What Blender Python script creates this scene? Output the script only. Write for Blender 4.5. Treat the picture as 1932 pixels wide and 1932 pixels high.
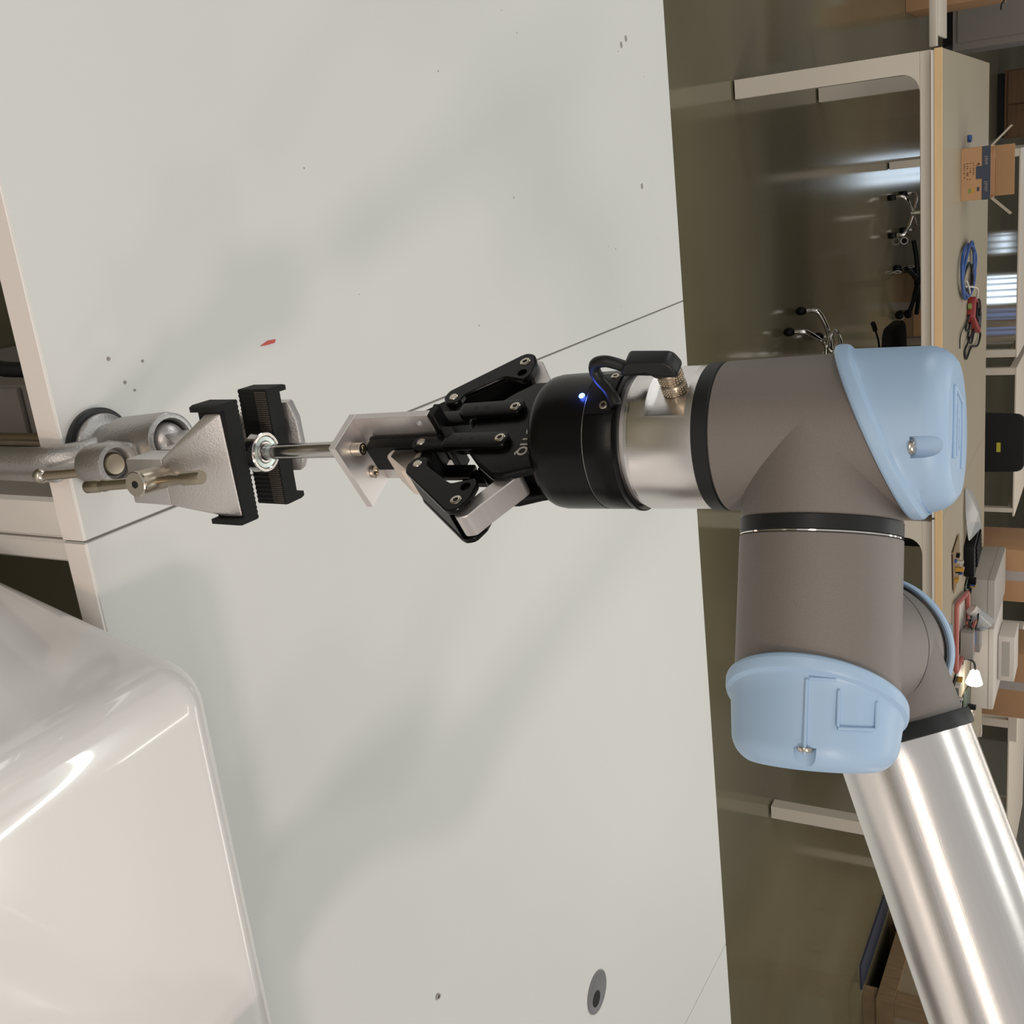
import bpy, bmesh, math, random
from mathutils import Vector, Matrix
random.seed(7)
PI = math.pi
R = math.radians
for o in list(bpy.data.objects):
    bpy.data.objects.remove(o)
S = bpy.context.scene
C = S.collection

# ------------------------------------------------------------------ camera
CAM_H = 1.55
FPX, PITCH, ROLL, YAW = 2050.0, R(29.4), R(2.9), R(-19.0)
FW = Vector((0, math.cos(PITCH), -math.sin(PITCH)))
U0 = Vector((0, math.sin(PITCH), math.cos(PITCH)))
R0 = Vector((1, 0, 0))
RT = math.cos(ROLL) * R0 + math.sin(ROLL) * U0
UP = -math.sin(ROLL) * R0 + math.cos(ROLL) * U0
CAMP = Vector((0, 0, CAM_H))
cam_d = bpy.data.cameras.new('camera')
cam = bpy.data.objects.new('camera', cam_d)
C.objects.link(cam)
cam_d.sensor_width = 36
cam_d.sensor_fit = 'HORIZONTAL'
cam_d.lens = 36 * FPX / 1932
cam_d.clip_start = 0.02
cam_d.clip_end = 100
# the phone was held sideways: the picture's right is up
M = Matrix((UP, -RT, -FW)).transposed().to_4x4()
M.translation = CAMP
cam.matrix_world = M
S.camera = cam

# ------------------------------------------------------------------ world, lights, exposure
W = bpy.data.worlds.new('world')
S.world = W
W.use_nodes = True
wn = W.node_tree.nodes
wn['Background'].inputs[0].default_value = (1.0, 0.985, 0.95, 1)
wn['Background'].inputs[1].default_value = 0.47
S.view_settings.view_transform = 'Standard'
S.view_settings.look = 'None'
S.view_settings.gamma = 1
S.view_settings.use_curve_mapping = False
S.view_settings.exposure = 0.0


def area(name, loc, target, sx, sy, power, col):
    d = bpy.data.lights.new(name, 'AREA')
    d.shape = 'RECTANGLE'
    d.size, d.size_y = sx, sy
    d.energy = power
    d.color = col
    o = bpy.data.objects.new(name, d)
    C.objects.link(o)
    o.location = loc
    dr = Vector(target) - Vector(loc)
    o.rotation_euler = dr.to_track_quat('-Z', 'Y').to_euler()
    return o


def strip(name, loc, sx, sy, power, col):
    o = area(name, loc, (loc[0], loc[1], 0), sx, sy, power, col)
    o.rotation_euler = (0, 0, R(6))
    return o


# warm lamp behind the right shoulder, cool ceiling strips, daylight from the window side
area('window_behind', (-.1, -3.2, 1.55), (-.1, 0.6, 1.45), 2.6, 0.5, 20, (1.0, 0.86, 0.74))
area('warm_lamp', (1.9, -2.2, 3.5), (0.0, 0.9, 0.85), 0.42, 0.42, 42, (1.0, 0.84, 0.72))
area('side_lamp', (2.9, -1.45, 3.9), (0.5, 0.9, 0.85), 0.34, 0.34, 14, (1.0, 0.86, 0.74))
strip('ceiling_strip', (-.4, 2.55, 4.2), 4.0, 0.12, 27, (0.95, 1.0, 0.96))
strip('ceiling_strip', (-2.0, 0.2, 4.2), 3.0, 0.35, 12, (0.97, 1.0, 0.97))
area('aisle_lamp', (-.2, 3.4, 3.9), (.6, 5.6, .5), 1.6, .3, 18, (1.0, 0.9, 0.78))
strip('ceiling_strip', (1.2, 8.5, 4.2), 4.0, 1.6, 56, (1.0, 0.90, 0.76))
area('window_light', (-5.5, 1.5, 2.6), (0, 1.2, 0.8), 2.4, 1.6, 42, (0.94, 0.98, 1.0))

# ------------------------------------------------------------------ frames
dA = Vector((math.sin(YAW), math.cos(YAW), 0))      # across the tables, away from the camera
dB = Vector((math.cos(YAW), -math.sin(YAW), 0))     # along the tables
ZZ = Vector((0, 0, 1))


def frame(o, x, y, z):
    m = Matrix((x, y, z)).transposed().to_4x4()
    m.translation = o
    return m


def ray(px, py):
    return FW + RT * ((py - 966) / FPX) + UP * ((px - 966) / FPX)


TOP = 0.85
MT = frame(Vector((0, 0, TOP)), dB, dA, ZZ)          # near worktop
MF = frame(Vector((0, 0, 0)), dB, dA, ZZ)            # floor
eA = (-ray(-2635, 960)).normalized()                 # tool axis, up
P0 = CAMP + ray(1100, 832.5) * 0.603
k = 0.1
eB = RT * 1 + UP * (-.57 * k) + FW * (-k)
eB = (eB - eA * eB.dot(eA)).normalized()
eC = eA.cross(eB)
W2 = P0 + eA * 0.132
MW = frame(W2, eB, eC, eA)                           # wrist: b, c, a
psi = R(36)
gu = eB * math.cos(psi) - eC * math.sin(psi)
gw = -eB * math.sin(psi) - eC * math.cos(psi)
# right handed: u, -w, h
MG = frame(P0, gu, -gw, eA)                          # gripper: u, -w, h


# ------------------------------------------------------------------ materials
def mat(name, col, rough=0.5, metal=0.0, var=0.0, vscale=8, bump=0.0, bscale=60, stretch=None,
        coat=0.0, emit=None, estr=0, col2=None, spec=0.5, alpha=1, trans=0, rvar=0.0):
    m = bpy.data.materials.new(name)
    m.use_nodes = True
    nt = m.node_tree
    b = nt.nodes['Principled BSDF']
    b.inputs['Base Color'].default_value = (*col, 1)
    b.inputs['Roughness'].default_value = rough
    b.inputs['Metallic'].default_value = metal
    b.inputs['Coat Weight'].default_value = coat
    b.inputs['Specular IOR Level'].default_value = spec
    b.inputs['Alpha'].default_value = alpha
    b.inputs['Transmission Weight'].default_value = trans
    if emit:
        b.inputs['Emission Color'].default_value = (*emit, 1)
        b.inputs['Emission Strength'].default_value = estr
    tc = nt.nodes.new('ShaderNodeTexCoord')
    mp = nt.nodes.new('ShaderNodeMapping')
    nt.links.new(tc.outputs['Object'], mp.inputs[0])
    if stretch:
        mp.inputs['Scale'].default_value = stretch
    if var or col2 or rvar:
        n = nt.nodes.new('ShaderNodeTexNoise')
        n.inputs['Scale'].default_value = vscale
        n.inputs['Detail'].default_value = 5
        nt.links.new(mp.outputs[0], n.inputs[0])
        r = nt.nodes.new('ShaderNodeValToRGB')
        r.color_ramp.elements[0].position = 0.3
        r.color_ramp.elements[1].position = 0.7
        c2 = col2 or tuple(c * (1 - var) for c in col)
        r.color_ramp.elements[0].color = (*c2, 1)
        r.color_ramp.elements[1].color = (*col, 1)
        nt.links.new(n.outputs[0], r.inputs[0])
        nt.links.new(r.outputs[0], b.inputs['Base Color'])
        if rvar:
            mr = nt.nodes.new('ShaderNodeMapRange')
            mr.inputs['To Min'].default_value = rough - rvar
            mr.inputs['To Max'].default_value = rough + rvar
            nt.links.new(n.outputs[0], mr.inputs[0])
            nt.links.new(mr.outputs[0], b.inputs['Roughness'])
    if bump:
        n2 = nt.nodes.new('ShaderNodeTexNoise')
        n2.inputs['Scale'].default_value = bscale
        n2.inputs['Detail'].default_value = 3
        nt.links.new(mp.outputs[0], n2.inputs[0])
        bp = nt.nodes.new('ShaderNodeBump')
        bp.inputs['Strength'].default_value = bump
        bp.inputs['Distance'].default_value = 0.001
        nt.links.new(n2.outputs[0], bp.inputs['Height'])
        nt.links.new(bp.outputs[0], b.inputs['Normal'])
    return m


X = {}
X['top'] = mat('white_laminate', (.685, .685, .66), .34, var=.03, vscale=3, bump=.02, bscale=900, spec=.35)
X['topedge'] = mat('laminate_edge', (.86, .80, .75), .45, var=.02)
X['legw'] = mat('white_powder_coat', (.74, .70, .66), .42, var=.03, bump=.05, bscale=900)
X['seam'] = mat('dark_seam', (.20, .19, .17), .8, var=.3)  # dark grey for the joint between neighbouring tops
X['wallwood'] = mat('brown_panel', (.20, .11, .06), .5, var=.25, vscale=3, stretch=(1, 1, 8))
X['grey'] = mat('grey_robot_paint', (.212, .186, .170), .47, var=.02, vscale=30, bump=.25, bscale=2500, metal=.25)
X['blue'] = mat('pale_blue_plastic', (.38, .54, .74), .38, var=.02, bump=.04, bscale=1200, spec=.45)
X['bluedark'] = mat('pale_blue_recess', (.36, .53, .67), .45)
X['rubber'] = mat('black_seal_rubber', (.011, .012, .013), .42, bump=.03, spec=.35)
X['black'] = mat('black_anodised', (.003, .003, .0032), .27, var=.1, bump=.05, bscale=900, spec=.22)
X['blackm'] = mat('black_matte', (.005, .005, .0055), .45, bump=.1, bscale=700, spec=.2)
X['pad'] = mat('ribbed_black_rubber', (.014, .015, .015), .65, bump=.5, bscale=1500, spec=.2)
X['rib'] = mat('lit_rubber_rib', (.07, .06, .052), .75, bump=.5, bscale=1800, spec=.2)  # paler rubber: light caught on the ribbed chamfer, put into the colour
X['alu'] = mat('satin_aluminium', (.80, .77, .75), .25, 1.0, var=.04, vscale=6, stretch=(80, 80, 1), bump=.04, bscale=40)
X['alub'] = mat('machined_aluminium', (.74, .70, .685), .42, .9, var=.05, vscale=9, stretch=(3, 3, 60), bump=.05)
X['cast'] = mat('cast_aluminium', (.50, .485, .47), .42, .9, var=.08, vscale=30, bump=.4, bscale=500)
X['jaw'] = mat('milled_jaw_aluminium', (.66, .63, .615), .40, .85, var=.04, vscale=20, bump=.25, bscale=700)
X['steel'] = mat('polished_steel', (.55, .53, .51), .16, 1.0, stretch=(60, 60, 1), var=.15, vscale=4)
X['nickel'] = mat('nickel_plate', (.62, .56, .48), .22, 1.0, var=.1, vscale=20)
X['brass'] = mat('brass_nickel_screw', (.47, .40, .31), .34, 1.0, var=.12, vscale=40)
X['shield'] = mat('bearing_shield', (.62, .70, .66), .3, .8)
X['darkgap'] = mat('dark_hole', (.006, .006, .006), .8)
X['cream'] = mat('cream_plastic', (.74, .64, .56), .5)
X['ink'] = mat('grey_print', (.42, .40, .37), .6)
X['led'] = mat('blue_led', (.1, .3, 1), .3, emit=(.05, .16, 1.0), estr=28)
X['machine'] = mat('glossy_white_shell', (.87, .845, .82), .14, coat=.6, var=.01, spec=.5)
X['floor'] = mat('epoxy_floor', (.175, .160, .100), .12, col2=(.122, .104, .064), vscale=.55, rvar=.035, bump=.02, bscale=3, spec=.5)
X['darkwall'] = mat('dark_wall', (.07, .065, .055), .7, var=.1)
X['paintwall'] = mat('painted_wall', (.45, .43, .38), .7, var=.05)
X['cabinet'] = mat('grey_cabinet', (.28, .255, .235), .45, var=.03)
X['topback'] = mat('beige_worktop', (.395, .335, .24), .45, var=.04, vscale=2)
X['wood'] = mat('light_wood_edging', (.88, .60, .32), .5, var=.12, vscale=4, stretch=(1, 12, 12))
X['frame'] = mat('cream_steel_frame', (.74, .66, .565), .45, var=.02)
X['card'] = mat('cardboard', (.48, .27, .14), .8, var=.08, vscale=12)
X['cardin'] = mat('cardboard_inside', (.40, .23, .11), .85, var=.08, vscale=12)
X['flap'] = mat('cardboard_flap_pale', (.42, .36, .28), .85)
X['tapeb'] = mat('navy_tape', (.035, .045, .075), .35)
X['tapec'] = mat('clear_tape', (.42, .37, .35), .25)
X['print'] = mat('box_print', (.10, .05, .03), .8)
X['green'] = mat('green_print', (.22, .27, .08), .8)
X['yellow'] = mat('yellow_print', (.50, .28, .05), .8)
X['bluecable'] = mat('blue_cable', (.03, .09, .30), .35)
X['red'] = mat('red_plastic', (.28, .035, .03), .4)
X['redpale'] = mat('faded_red_plastic', (.42, .12, .10), .4)
X['chrome'] = mat('chrome', (.80, .78, .74), .10, 1.0)
X['pcb'] = mat('green_circuit_board', (.02, .07, .04), .4, col2=(.10, .11, .09), vscale=90)
X['whitebox'] = mat('white_carton', (.62, .57, .52), .5)
X['greybox'] = mat('pale_grey_carton', (.40, .37, .34), .5)
X['plasticbag'] = mat('clear_bag', (.55, .57, .58), .18, alpha=.45)
X['lampglow'] = mat('lit_lamp_shade', (1, .97, .9), .4, emit=(1, .95, .85), estr=6)
X['daylight'] = mat('daylight_pane', (.8, .9, 1), .3, emit=(.72, .86, 1.0), estr=2.9)
X['dusk'] = mat('dim_blue_pane', (.1, .14, .25), .3, emit=(.30, .40, .75), estr=.55)
X['blind'] = mat('blind_slat', (.35, .38, .42), .5)
X['plywood'] = mat('plywood', (.26, .17, .09), .7, var=.25, vscale=6, stretch=(1, 6, 1))
X['plypale'] = mat('pale_plywood', (.30, .235, .155), .65, var=.1, vscale=5)
X['knot'] = mat('wood_knot', (.045, .025, .012), .8)
X['fabric'] = mat('black_fabric', (.010, .010, .011), .9, bump=.4, bscale=800)
X['yellowtag'] = mat('yellow_tag', (.50, .44, .04), .6)
X['grime'] = mat('grime_fleck', (.30, .28, .25), .8)
X['redpen'] = mat('red_pen', (.55, .08, .07), .6)
X['hole'] = mat('grommet_grey', (.17, .165, .18), .4)


# ------------------------------------------------------------------ mesh builder
class MB:
    def __init__(s):
        s.bm = bmesh.new()

    def face(s, vs):
        try:
            return s.bm.faces.new(vs)
        except ValueError:
            return None

    def box(s, x0, x1, y0, y1, z0, z1, bev=0, seg=2):
        bm = bmesh.new()
        bmesh.ops.create_cube(bm, size=1)
        for v in bm.verts:
            v.co = Vector((x0 + (v.co.x + .5) * (x1 - x0), y0 + (v.co.y + .5) * (y1 - y0), z0 + (v.co.z + .5) * (z1 - z0)))
        if bev:
            bmesh.ops.bevel(bm, geom=bm.edges[:], offset=bev, segments=seg, affect='EDGES', profile=.5)
        s.merge(bm)
        return s

    def merge(s, bm, mtx=None):
        if mtx:
            bm.transform(mtx)
        me = bpy.data.meshes.new('t')
        bm.to_mesh(me)
        bm.free()
        s.bm.from_mesh(me)
        bpy.data.meshes.remove(me)

    def prism(s, poly, w0, w1, plane='xz', bev=0, seg=2):
        """poly: 2D outline; extruded along the third axis from w0 to w1"""
        bm = bmesh.new()

        def P(a, b, w):
            return Vector((a, w, b)) if plane == 'xz' else (Vector((w, a, b)) if plane == 'yz' else Vector((a, b, w)))
        v0 = [bm.verts.new(P(a, b, w0)) for a, b in poly]
        v1 = [bm.verts.new(P(a, b, w1)) for a, b in poly]
        n = len(poly)
        f0 = bm.faces.new(v0)
        f1 = bm.faces.new(v1[::-1])
        for i in range(n):
            bm.faces.new((v0[i], v1[i], v1[(i + 1) % n], v0[(i + 1) % n]))
        bmesh.ops.recalc_face_normals(bm, faces=bm.faces[:])
        if bev:
            es = [e for f in bm.faces if len(f.verts) == n and n > 4 for e in f.edges] if n > 4 else bm.edges[:]
            bmesh.ops.bevel(bm, geom=list(set(es)), offset=bev, segments=seg, affect='EDGES', profile=.5)
        bmesh.ops.triangulate(bm, faces=[f for f in bm.faces if len(f.verts) > 4])
        s.merge(bm)
        return s

    def lathe(s, prof, seg=48, o=(0, 0, 0), ax=(0, 0, 1), rfun=None):
        """prof: list of (r, h) about axis ax through o"""
        ax = Vector(ax).normalized()
        t = Vector((1, 0, 0)) if abs(ax.x) < .9 else Vector((0, 1, 0))
        x = (t - ax * t.dot(ax)).normalized()
        y = ax.cross(x)
        o = Vector(o)
        rings = []
        for r, h in prof:
            if r < 1e-7:
                rings.append([s.bm.verts.new(o + ax * h)])
            else:
                rings.append([s.bm.verts.new(o + ax * h + (x * math.cos(2 * PI * i / seg) + y * math.sin(2 * PI * i / seg)) * r) for i in range(seg)])
        for a, b in zip(rings, rings[1:]):
            for i in range(seg):
                j = (i + 1) % seg
                if len(a) == 1 and len(b) == 1:
                    continue
                if len(a) == 1:
                    s.face((a[0], b[j], b[i]))
                elif len(b) == 1:
                    s.face((a[i], a[j], b[0]))
                else:
                    s.face((a[i], a[j], b[j], b[i]))
        return s

    def cyl(s, p0, p1, r, r1=None, seg=32, bev=0):
        p0, p1 = Vector(p0), Vector(p1)
        L = (p1 - p0).length
        r1 = r if r1 is None else r1
        if bev:
            pr = [(0, 0), (r - bev, 0), (r - bev * .3, bev * .3), (r, bev), (r1, L - bev), (r1 - bev * .3, L - bev * .3), (r1 - bev, L), (0, L)]
        else:
            pr = [(0, 0), (r, 0), (r1, L), (0, L)]
        return s.lathe(pr, seg, p0, p1 - p0)

    def sphere(s, c, r, seg=20, sc=(1, 1, 1)):
        bm = bmesh.new()
        bmesh.ops.create_uvsphere(bm, u_segments=seg, v_segments=max(8, seg // 2), radius=r)
        for v in bm.verts:
            v.co = Vector((v.co.x * sc[0] + c[0], v.co.y * sc[1] + c[1], v.co.z * sc[2] + c[2]))
        s.merge(bm)
        return s

    def tube(s, pts, r, seg=10, closed=False, smooth=4, rs=None):
        pts = [Vector(p) for p in pts]
        if smooth > 1 and len(pts) > 2:
            q = []
            n = len(pts)
            for i in range(n if closed else n - 1):
                p1, p2 = pts[i], pts[(i + 1) % n]
                p0 = pts[i - 1] if (i > 0 or closed) else p1 * 2 - p2
                p3 = pts[(i + 2) % n] if (i + 2 < n or closed) else p2 * 2 - p1
                for j in range(smooth):
                    t = j / smooth
                    q.append(.5 * ((2 * p1) + (p2 - p0) * t + (2 * p0 - 5 * p1 + 4 * p2 - p3) * t * t + (3 * p1 - p0 - 3 * p2 + p3) * t ** 3))
            if not closed:
                q.append(pts[-1])
            pts = q
        n = len(pts)
        nrm = None
        rings = []
        for i, p in enumerate(pts):
            a = pts[i - 1] if (i > 0 or closed) else p
            b = pts[(i + 1) % n] if (i < n - 1 or closed) else p
            t = (b - a).normalized()
            if nrm is None:
                q = Vector((0, 0, 1)) if abs(t.z) < .9 else Vector((1, 0, 0))
                nrm = (q - t * q.dot(t)).normalized()
            else:
                nrm = (nrm - t * nrm.dot(t)).normalized()
            bn = t.cross(nrm)
            rings.append([s.bm.verts.new(p + (nrm * math.cos(2 * PI * j / seg) + bn * math.sin(2 * PI * j / seg)) * r) for j in range(seg)])
        m = n if closed else n - 1
        for i in range(m):
            a, b = rings[i], rings[(i + 1) % n]
            for j in range(seg):
                s.face((a[j], a[(j + 1) % seg], b[(j + 1) % seg], b[j]))
        if not closed:
            s.face(rings[0][::-1])
            s.face(rings[-1])
        return s

    def quadpatch(s, corners, th):
        a, b, c, d = [Vector(p) for p in corners]
        n = (b - a).cross(d - a).normalized() * th
        v = [s.bm.verts.new(p) for p in (a, b, c, d)] + [s.bm.verts.new(p - n) for p in (a, b, c, d)]
        for f in ((0, 1, 2, 3), (7, 6, 5, 4), (0, 4, 5, 1), (1, 5, 6, 2), (2, 6, 7, 3), (3, 7, 4, 0)):
            s.face([v[i] for i in f])
        return s

    def hull(s, pts, bev=0, seg=3):
        bm = bmesh.new()
        for p in pts:
            bm.verts.new(p)
        bmesh.ops.convex_hull(bm, input=bm.verts[:])
        bmesh.ops.dissolve_limit(bm, angle_limit=R(1), verts=bm.verts[:], edges=bm.edges[:])
        if bev:
            bmesh.ops.bevel(bm, geom=bm.edges[:], offset=bev, segments=seg, affect='EDGES', profile=.5)
        s.merge(bm)
        return s

    def build(s, name, m, parent=None, world=None, smooth=40, recalc=True):
        if recalc:
            bmesh.ops.recalc_face_normals(s.bm, faces=s.bm.faces[:])
        me = bpy.data.meshes.new(name)
        s.bm.to_mesh(me)
        s.bm.free()
        me.materials.append(X[m] if isinstance(m, str) else m)
        if smooth:
            me.shade_smooth()
            me.set_sharp_from_angle(angle=R(smooth))
        o = bpy.data.objects.new(name, me)
        C.objects.link(o)
        if parent:
            o.parent = parent
        if world is not None:
            o.matrix_world = world
        return o


def carve(o, cutter_mb):
    """cut a mesh out of o for good; the cutter is thrown away"""
    me = bpy.data.meshes.new('cut')
    bmesh.ops.recalc_face_normals(cutter_mb.bm, faces=cutter_mb.bm.faces[:])
    cutter_mb.bm.to_mesh(me)
    cutter_mb.bm.free()
    c = bpy.data.objects.new('cut', me)
    C.objects.link(c)
    par, mw = o.parent, o.matrix_basis.copy()
    o.parent = None
    o.matrix_basis = Matrix()
    md = o.modifiers.new('b', 'BOOLEAN')
    md.operation = 'DIFFERENCE'
    md.solver = 'EXACT'
    md.object = c
    bpy.context.view_layer.update()
    dg = bpy.context.evaluated_depsgraph_get()
    new = bpy.data.meshes.new_from_object(o.evaluated_get(dg))
    o.modifiers.clear()
    if len(new.polygons) > 3:
        o.data = new
        new.set_sharp_from_angle(angle=R(21))
    bpy.data.objects.remove(c)
    o.parent = par
    o.matrix_basis = mw


def tag(o, label=None, cat=None, group=None, kind=None):
    if label:
        o['label'] = label
    if cat:
        o['category'] = cat
    if group:
        o['group'] = group
    if kind:
        o['kind'] = kind
    return o


def root(name, mtx, label, cat, group=None):
    o = bpy.data.objects.new(name, None)
    o.empty_display_size = .05
    C.objects.link(o)
    o.matrix_world = mtx
    return tag(o, label, cat, group)


def arc(cx, cy, r, a0, a1, n=6):
    return [(cx + r * math.cos(R(a0 + (a1 - a0) * i / n)), cy + r * math.sin(R(a0 + (a1 - a0) * i / n))) for i in range(n + 1)]


def rounded(poly, rad, n=4):
    """round the corners of a 2D outline; rad: number or list"""
    out = []
    N = len(poly)
    for i in range(N):
        p = Vector(poly[i])
        a = Vector(poly[i - 1]) - p
        b = Vector(poly[(i + 1) % N]) - p
        r = rad[i] if isinstance(rad, (list, tuple)) else rad
        ang = a.angle(b)
        d = min(r / math.tan(ang / 2), a.length * .48, b.length * .48)
        p0, p1 = p + a.normalized() * d, p + b.normalized() * d
        for j in range(n + 1):
            t = j / n
            q = p0 * (1 - t) ** 2 + p * 2 * t * (1 - t) + p1 * t * t
            out.append((q.x, q.y))
    return out

# ================================================================== SETTING
tag(MB().box(-9, 12, -3, 22, -.05, 0).build('floor', 'floor', None, MF, smooth=0), kind='structure')
tag(MB().box(-9, 12, 21.9, 22, 0, 7.5).build('wall_back', 'darkwall', None, MF, smooth=0), kind='structure')
tag(MB().box(-9.1, -9, -3, 22, 0, 7.5).build('wall_left', 'paintwall', None, MF, smooth=0), kind='structure')
tag(MB().box(12, 12.1, -3, 22, 0, 7.5).build('wall_right', 'paintwall', None, MF, smooth=0), kind='structure')
# windows of the back wall
wi = 0
for (x0, x1, z0, z1) in ((-.62, .10, 1.8, 3.1), (.20, .70, 1.8, 3.1), (1.75, 2.1, .50, .66), (2.50, 3.0, .30, 1.0), (3.10, 3.7, .30, 1.0)):
    wi += 1
    f = MB()
    for a, b, c_, d in ((x0 - .04, x1 + .04, z1, z1 + .08), (x0 - .04, x1 + .04, z0 - .08, z0), (x0 - .04, x0, z0, z1), (x1, x1 + .04, z0, z1)):
        f.box(a, b, 21.78, 21.9, c_, d)
    fo = tag(f.build('window_%d' % wi, 'frame', None, MF, smooth=0), kind='structure')
    MB().box(x0, x1, 21.86, 21.88, z0, z1).build('pane', 'dusk' if x0 > 3.05 else 'daylight', fo, None, smooth=0)
    n = int((x1 - x0) / .11)
    for i in range(n):
        a = x0 + .03 + i * .11 + random.uniform(-.01, .01)
        MB().box(a, a + .035, 21.80, 21.81, z0 + .02, z1 - .02).build('blind_slat', 'blind', fo, None, smooth=0)

# ================================================================== NEAR TABLES
D0, D1 = .528, 1.851


def table(name, b0, b1, lab, legs=True):
    t = root(name, MT, lab, 'table')
    o = MB().box(b0, b1, D0, D1, -.0245, 0, .0012, 1).build('tabletop', 'top', t, smooth=0)
    e = MB().box(b0 + .0008, b1 - .0008, D0 - .0012, D0 + .0002, -.0242, -.0008).build('edge_band', 'topedge', t, smooth=0)
    MB().box(b0 + .06, b1 - .06, D0 + .11, D0 + .15, -.085, -.0246).build('apron', 'legw', t, smooth=0)
    MB().box(b0 + .06, b1 - .06, D1 - .15, D1 - .11, -.085, -.0246).build('apron', 'legw', t, smooth=0)
    return t, o


t1, o1 = table('worktable', -1.35, .2239, 'white laminate worktable the vise is clamped to, left of the dark seam')
t2, o2 = table('worktable', .2251, 1.5850, 'white laminate worktable behind the glossy white machine, right of the first seam')
t3, o3 = table('worktable', 1.5872, 2.95, 'white worktable corner beyond the second seam at the far right')
MB().box(.2238, .2252, D0 + .002, D1 - .002, -.022, -.0004).build('seam_strip', 'seam', t2, smooth=0)
MB().box(1.5851, 1.5871, D0 + .002, D1 - .002, -.022, -.0008).build('seam_strip', 'seam', t3, smooth=0)


def tleg(t, b, a, w=.052, d=.10):
    MB().box(b, b + w, a, a + d, -TOP + .001, -.0246, .003, 1).build('leg', 'legw', t, smooth=30)


tleg(t1, .1902, D0 + .001, .0335)
tleg(t1, -1.30, D0 + .001)
tleg(t1, .165, D1 - .11)
tleg(t1, -1.30, D1 - .11)
tleg(t2, 1.53, D0 + .001)
tleg(t2, .23, D1 - .11)
tleg(t2, 1.53, D1 - .11)
MB().box(.2252, .243, D0 + .001, D0 + .101, -TOP + .001, -.0246, .002, 1).build('leg', 'legw', t2, smooth=30)
tleg(t3, 2.88, D0 + .001)
tleg(t3, 1.60, D1 - .11)
tleg(t3, 2.88, D1 - .11)
tleg(t3, 1.60, D0 + .001)
# cable grommet and marks of wear on the right-hand top
g = MB().lathe([(.030, .0002), (.034, .0002), (.034, .0018), (.031, .0022), (.026, .0006), (0, .0006)], 40, (1.236, 1.262, 0)).build('cable_grommet', 'hole', t2)
MB().cyl((1.246, 1.258, .0007), (1.246, 1.258, .0013), .013, seg=24).build('grommet_opening', 'darkgap', g)
fl = MB()
for (b, a, r) in ((.9234, .8649, .0042), (.9262, .8685, .003), (.10, .62, .0012), (.113, .598, .0014), (.092, .587, .0016), (.121, .606, .001)):
    fl.cyl((b, a, .0001), (b, a, .0006), r, seg=10)
fl.build('stain_flecks', 'grime', t1)['kind'] = 'stuff'
fl = MB()
for i in range(36):
    b, a = random.uniform(-.6, .2), random.uniform(.56, 1.8)
    r = random.uniform(.0004, .0011)
    fl.cyl((b, a, .0001), (b, a, .0004), r, seg=7)
for (b, a) in ((-.20, 1.68), (-.19, 1.66), (.02, 1.70)):
    fl.cyl((b, a, .0001), (b, a, .0004), .005, r1=.004, seg=9)
fl.build('stain_flecks', 'grime', t1)['kind'] = 'stuff'
MB().prism([(.1122, .7595), (.1126, .7600), (.1130, .7696), (.1128, .7790), (.1098, .7812), (.1093, .7700)], .0001, .0006, 'xy').build('red_pen_mark', 'redpen', t1, smooth=0)

# under the near table
r_ = root('cable', MF, 'thick black cable hanging under the left worktable', 'cable')
MB().tube([(.06, .80, .0), (.085, .74, .25), (.105, .70, .50), (.118, .70, .60), (.12, .78, .76)], .008).build('cable_sheath', 'rubber', r_)
r_ = root('computer_case', MF, 'dull grey equipment case standing under the left worktable', 'case')
MB().box(.147, .206, .78, 1.2, .03, .49, .006).build('case_body', 'cabinet', r_)
MB().box(.150, .203, .772, .78, .06, .47, .003).build('front_panel', 'cabinet', r_)
for i in range(4):
    MB().cyl((.16 + .033 * (i % 2), .83 + .3 * (i // 2), 0.0005), (.16 + .033 * (i % 2), .83 + .3 * (i // 2), .0295), .012, seg=12).build('foot', 'blackm', r_)

# ================================================================== GLOSSY WHITE MACHINE
r_ = root('machine_housing', MT, 'glossy white rounded machine housing in the lower left foreground', 'machine')
zt = .122
bm = bmesh.new()
bmesh.ops.create_cube(bm, size=1)
for v in bm.verts:
    top = v.co.z > 0
    x = (.306 if top else .162) if v.co.x < 0 else (1.25)
    y = (-.35) if v.co.y < 0 else (.521 if top else .5)
    v.co = Vector((x, y, zt if top else -.34))
bmesh.ops.bevel(bm, geom=bm.edges[:], offset=.034, segments=10, affect='EDGES', profile=.5)
mb = MB()
mb.merge(bm)
mb.build('upper_shell', 'machine', r_, smooth=60)
MB().box(.22, 1.23, -.33, .48, -.83, -.336, .02, 3).build('lower_cabinet', 'machine', r_)
for i in range(4):
    x, y = .27 + .91 * (i % 2), -.28 + .71 * (i // 2)
    MB().cyl((x, y, -TOP + .001), (x, y, -.828), .03, seg=16).build('foot', 'blackm', r_)

# ================================================================== ROBOT ARM  (frame: b along joint 5, c away, a up the tool)
arm = root('industrial_robot', MW, 'taupe grey robot arm with pale blue joint caps and aluminium tubes', 'robot')
RC = .0385


def fm(o, z, x):
    z = Vector(z).normalized()
    x = Vector(x)
    x = (x - z * x.dot(z)).normalized()
    return frame(Vector(o), x, z.cross(x), z)


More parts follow.
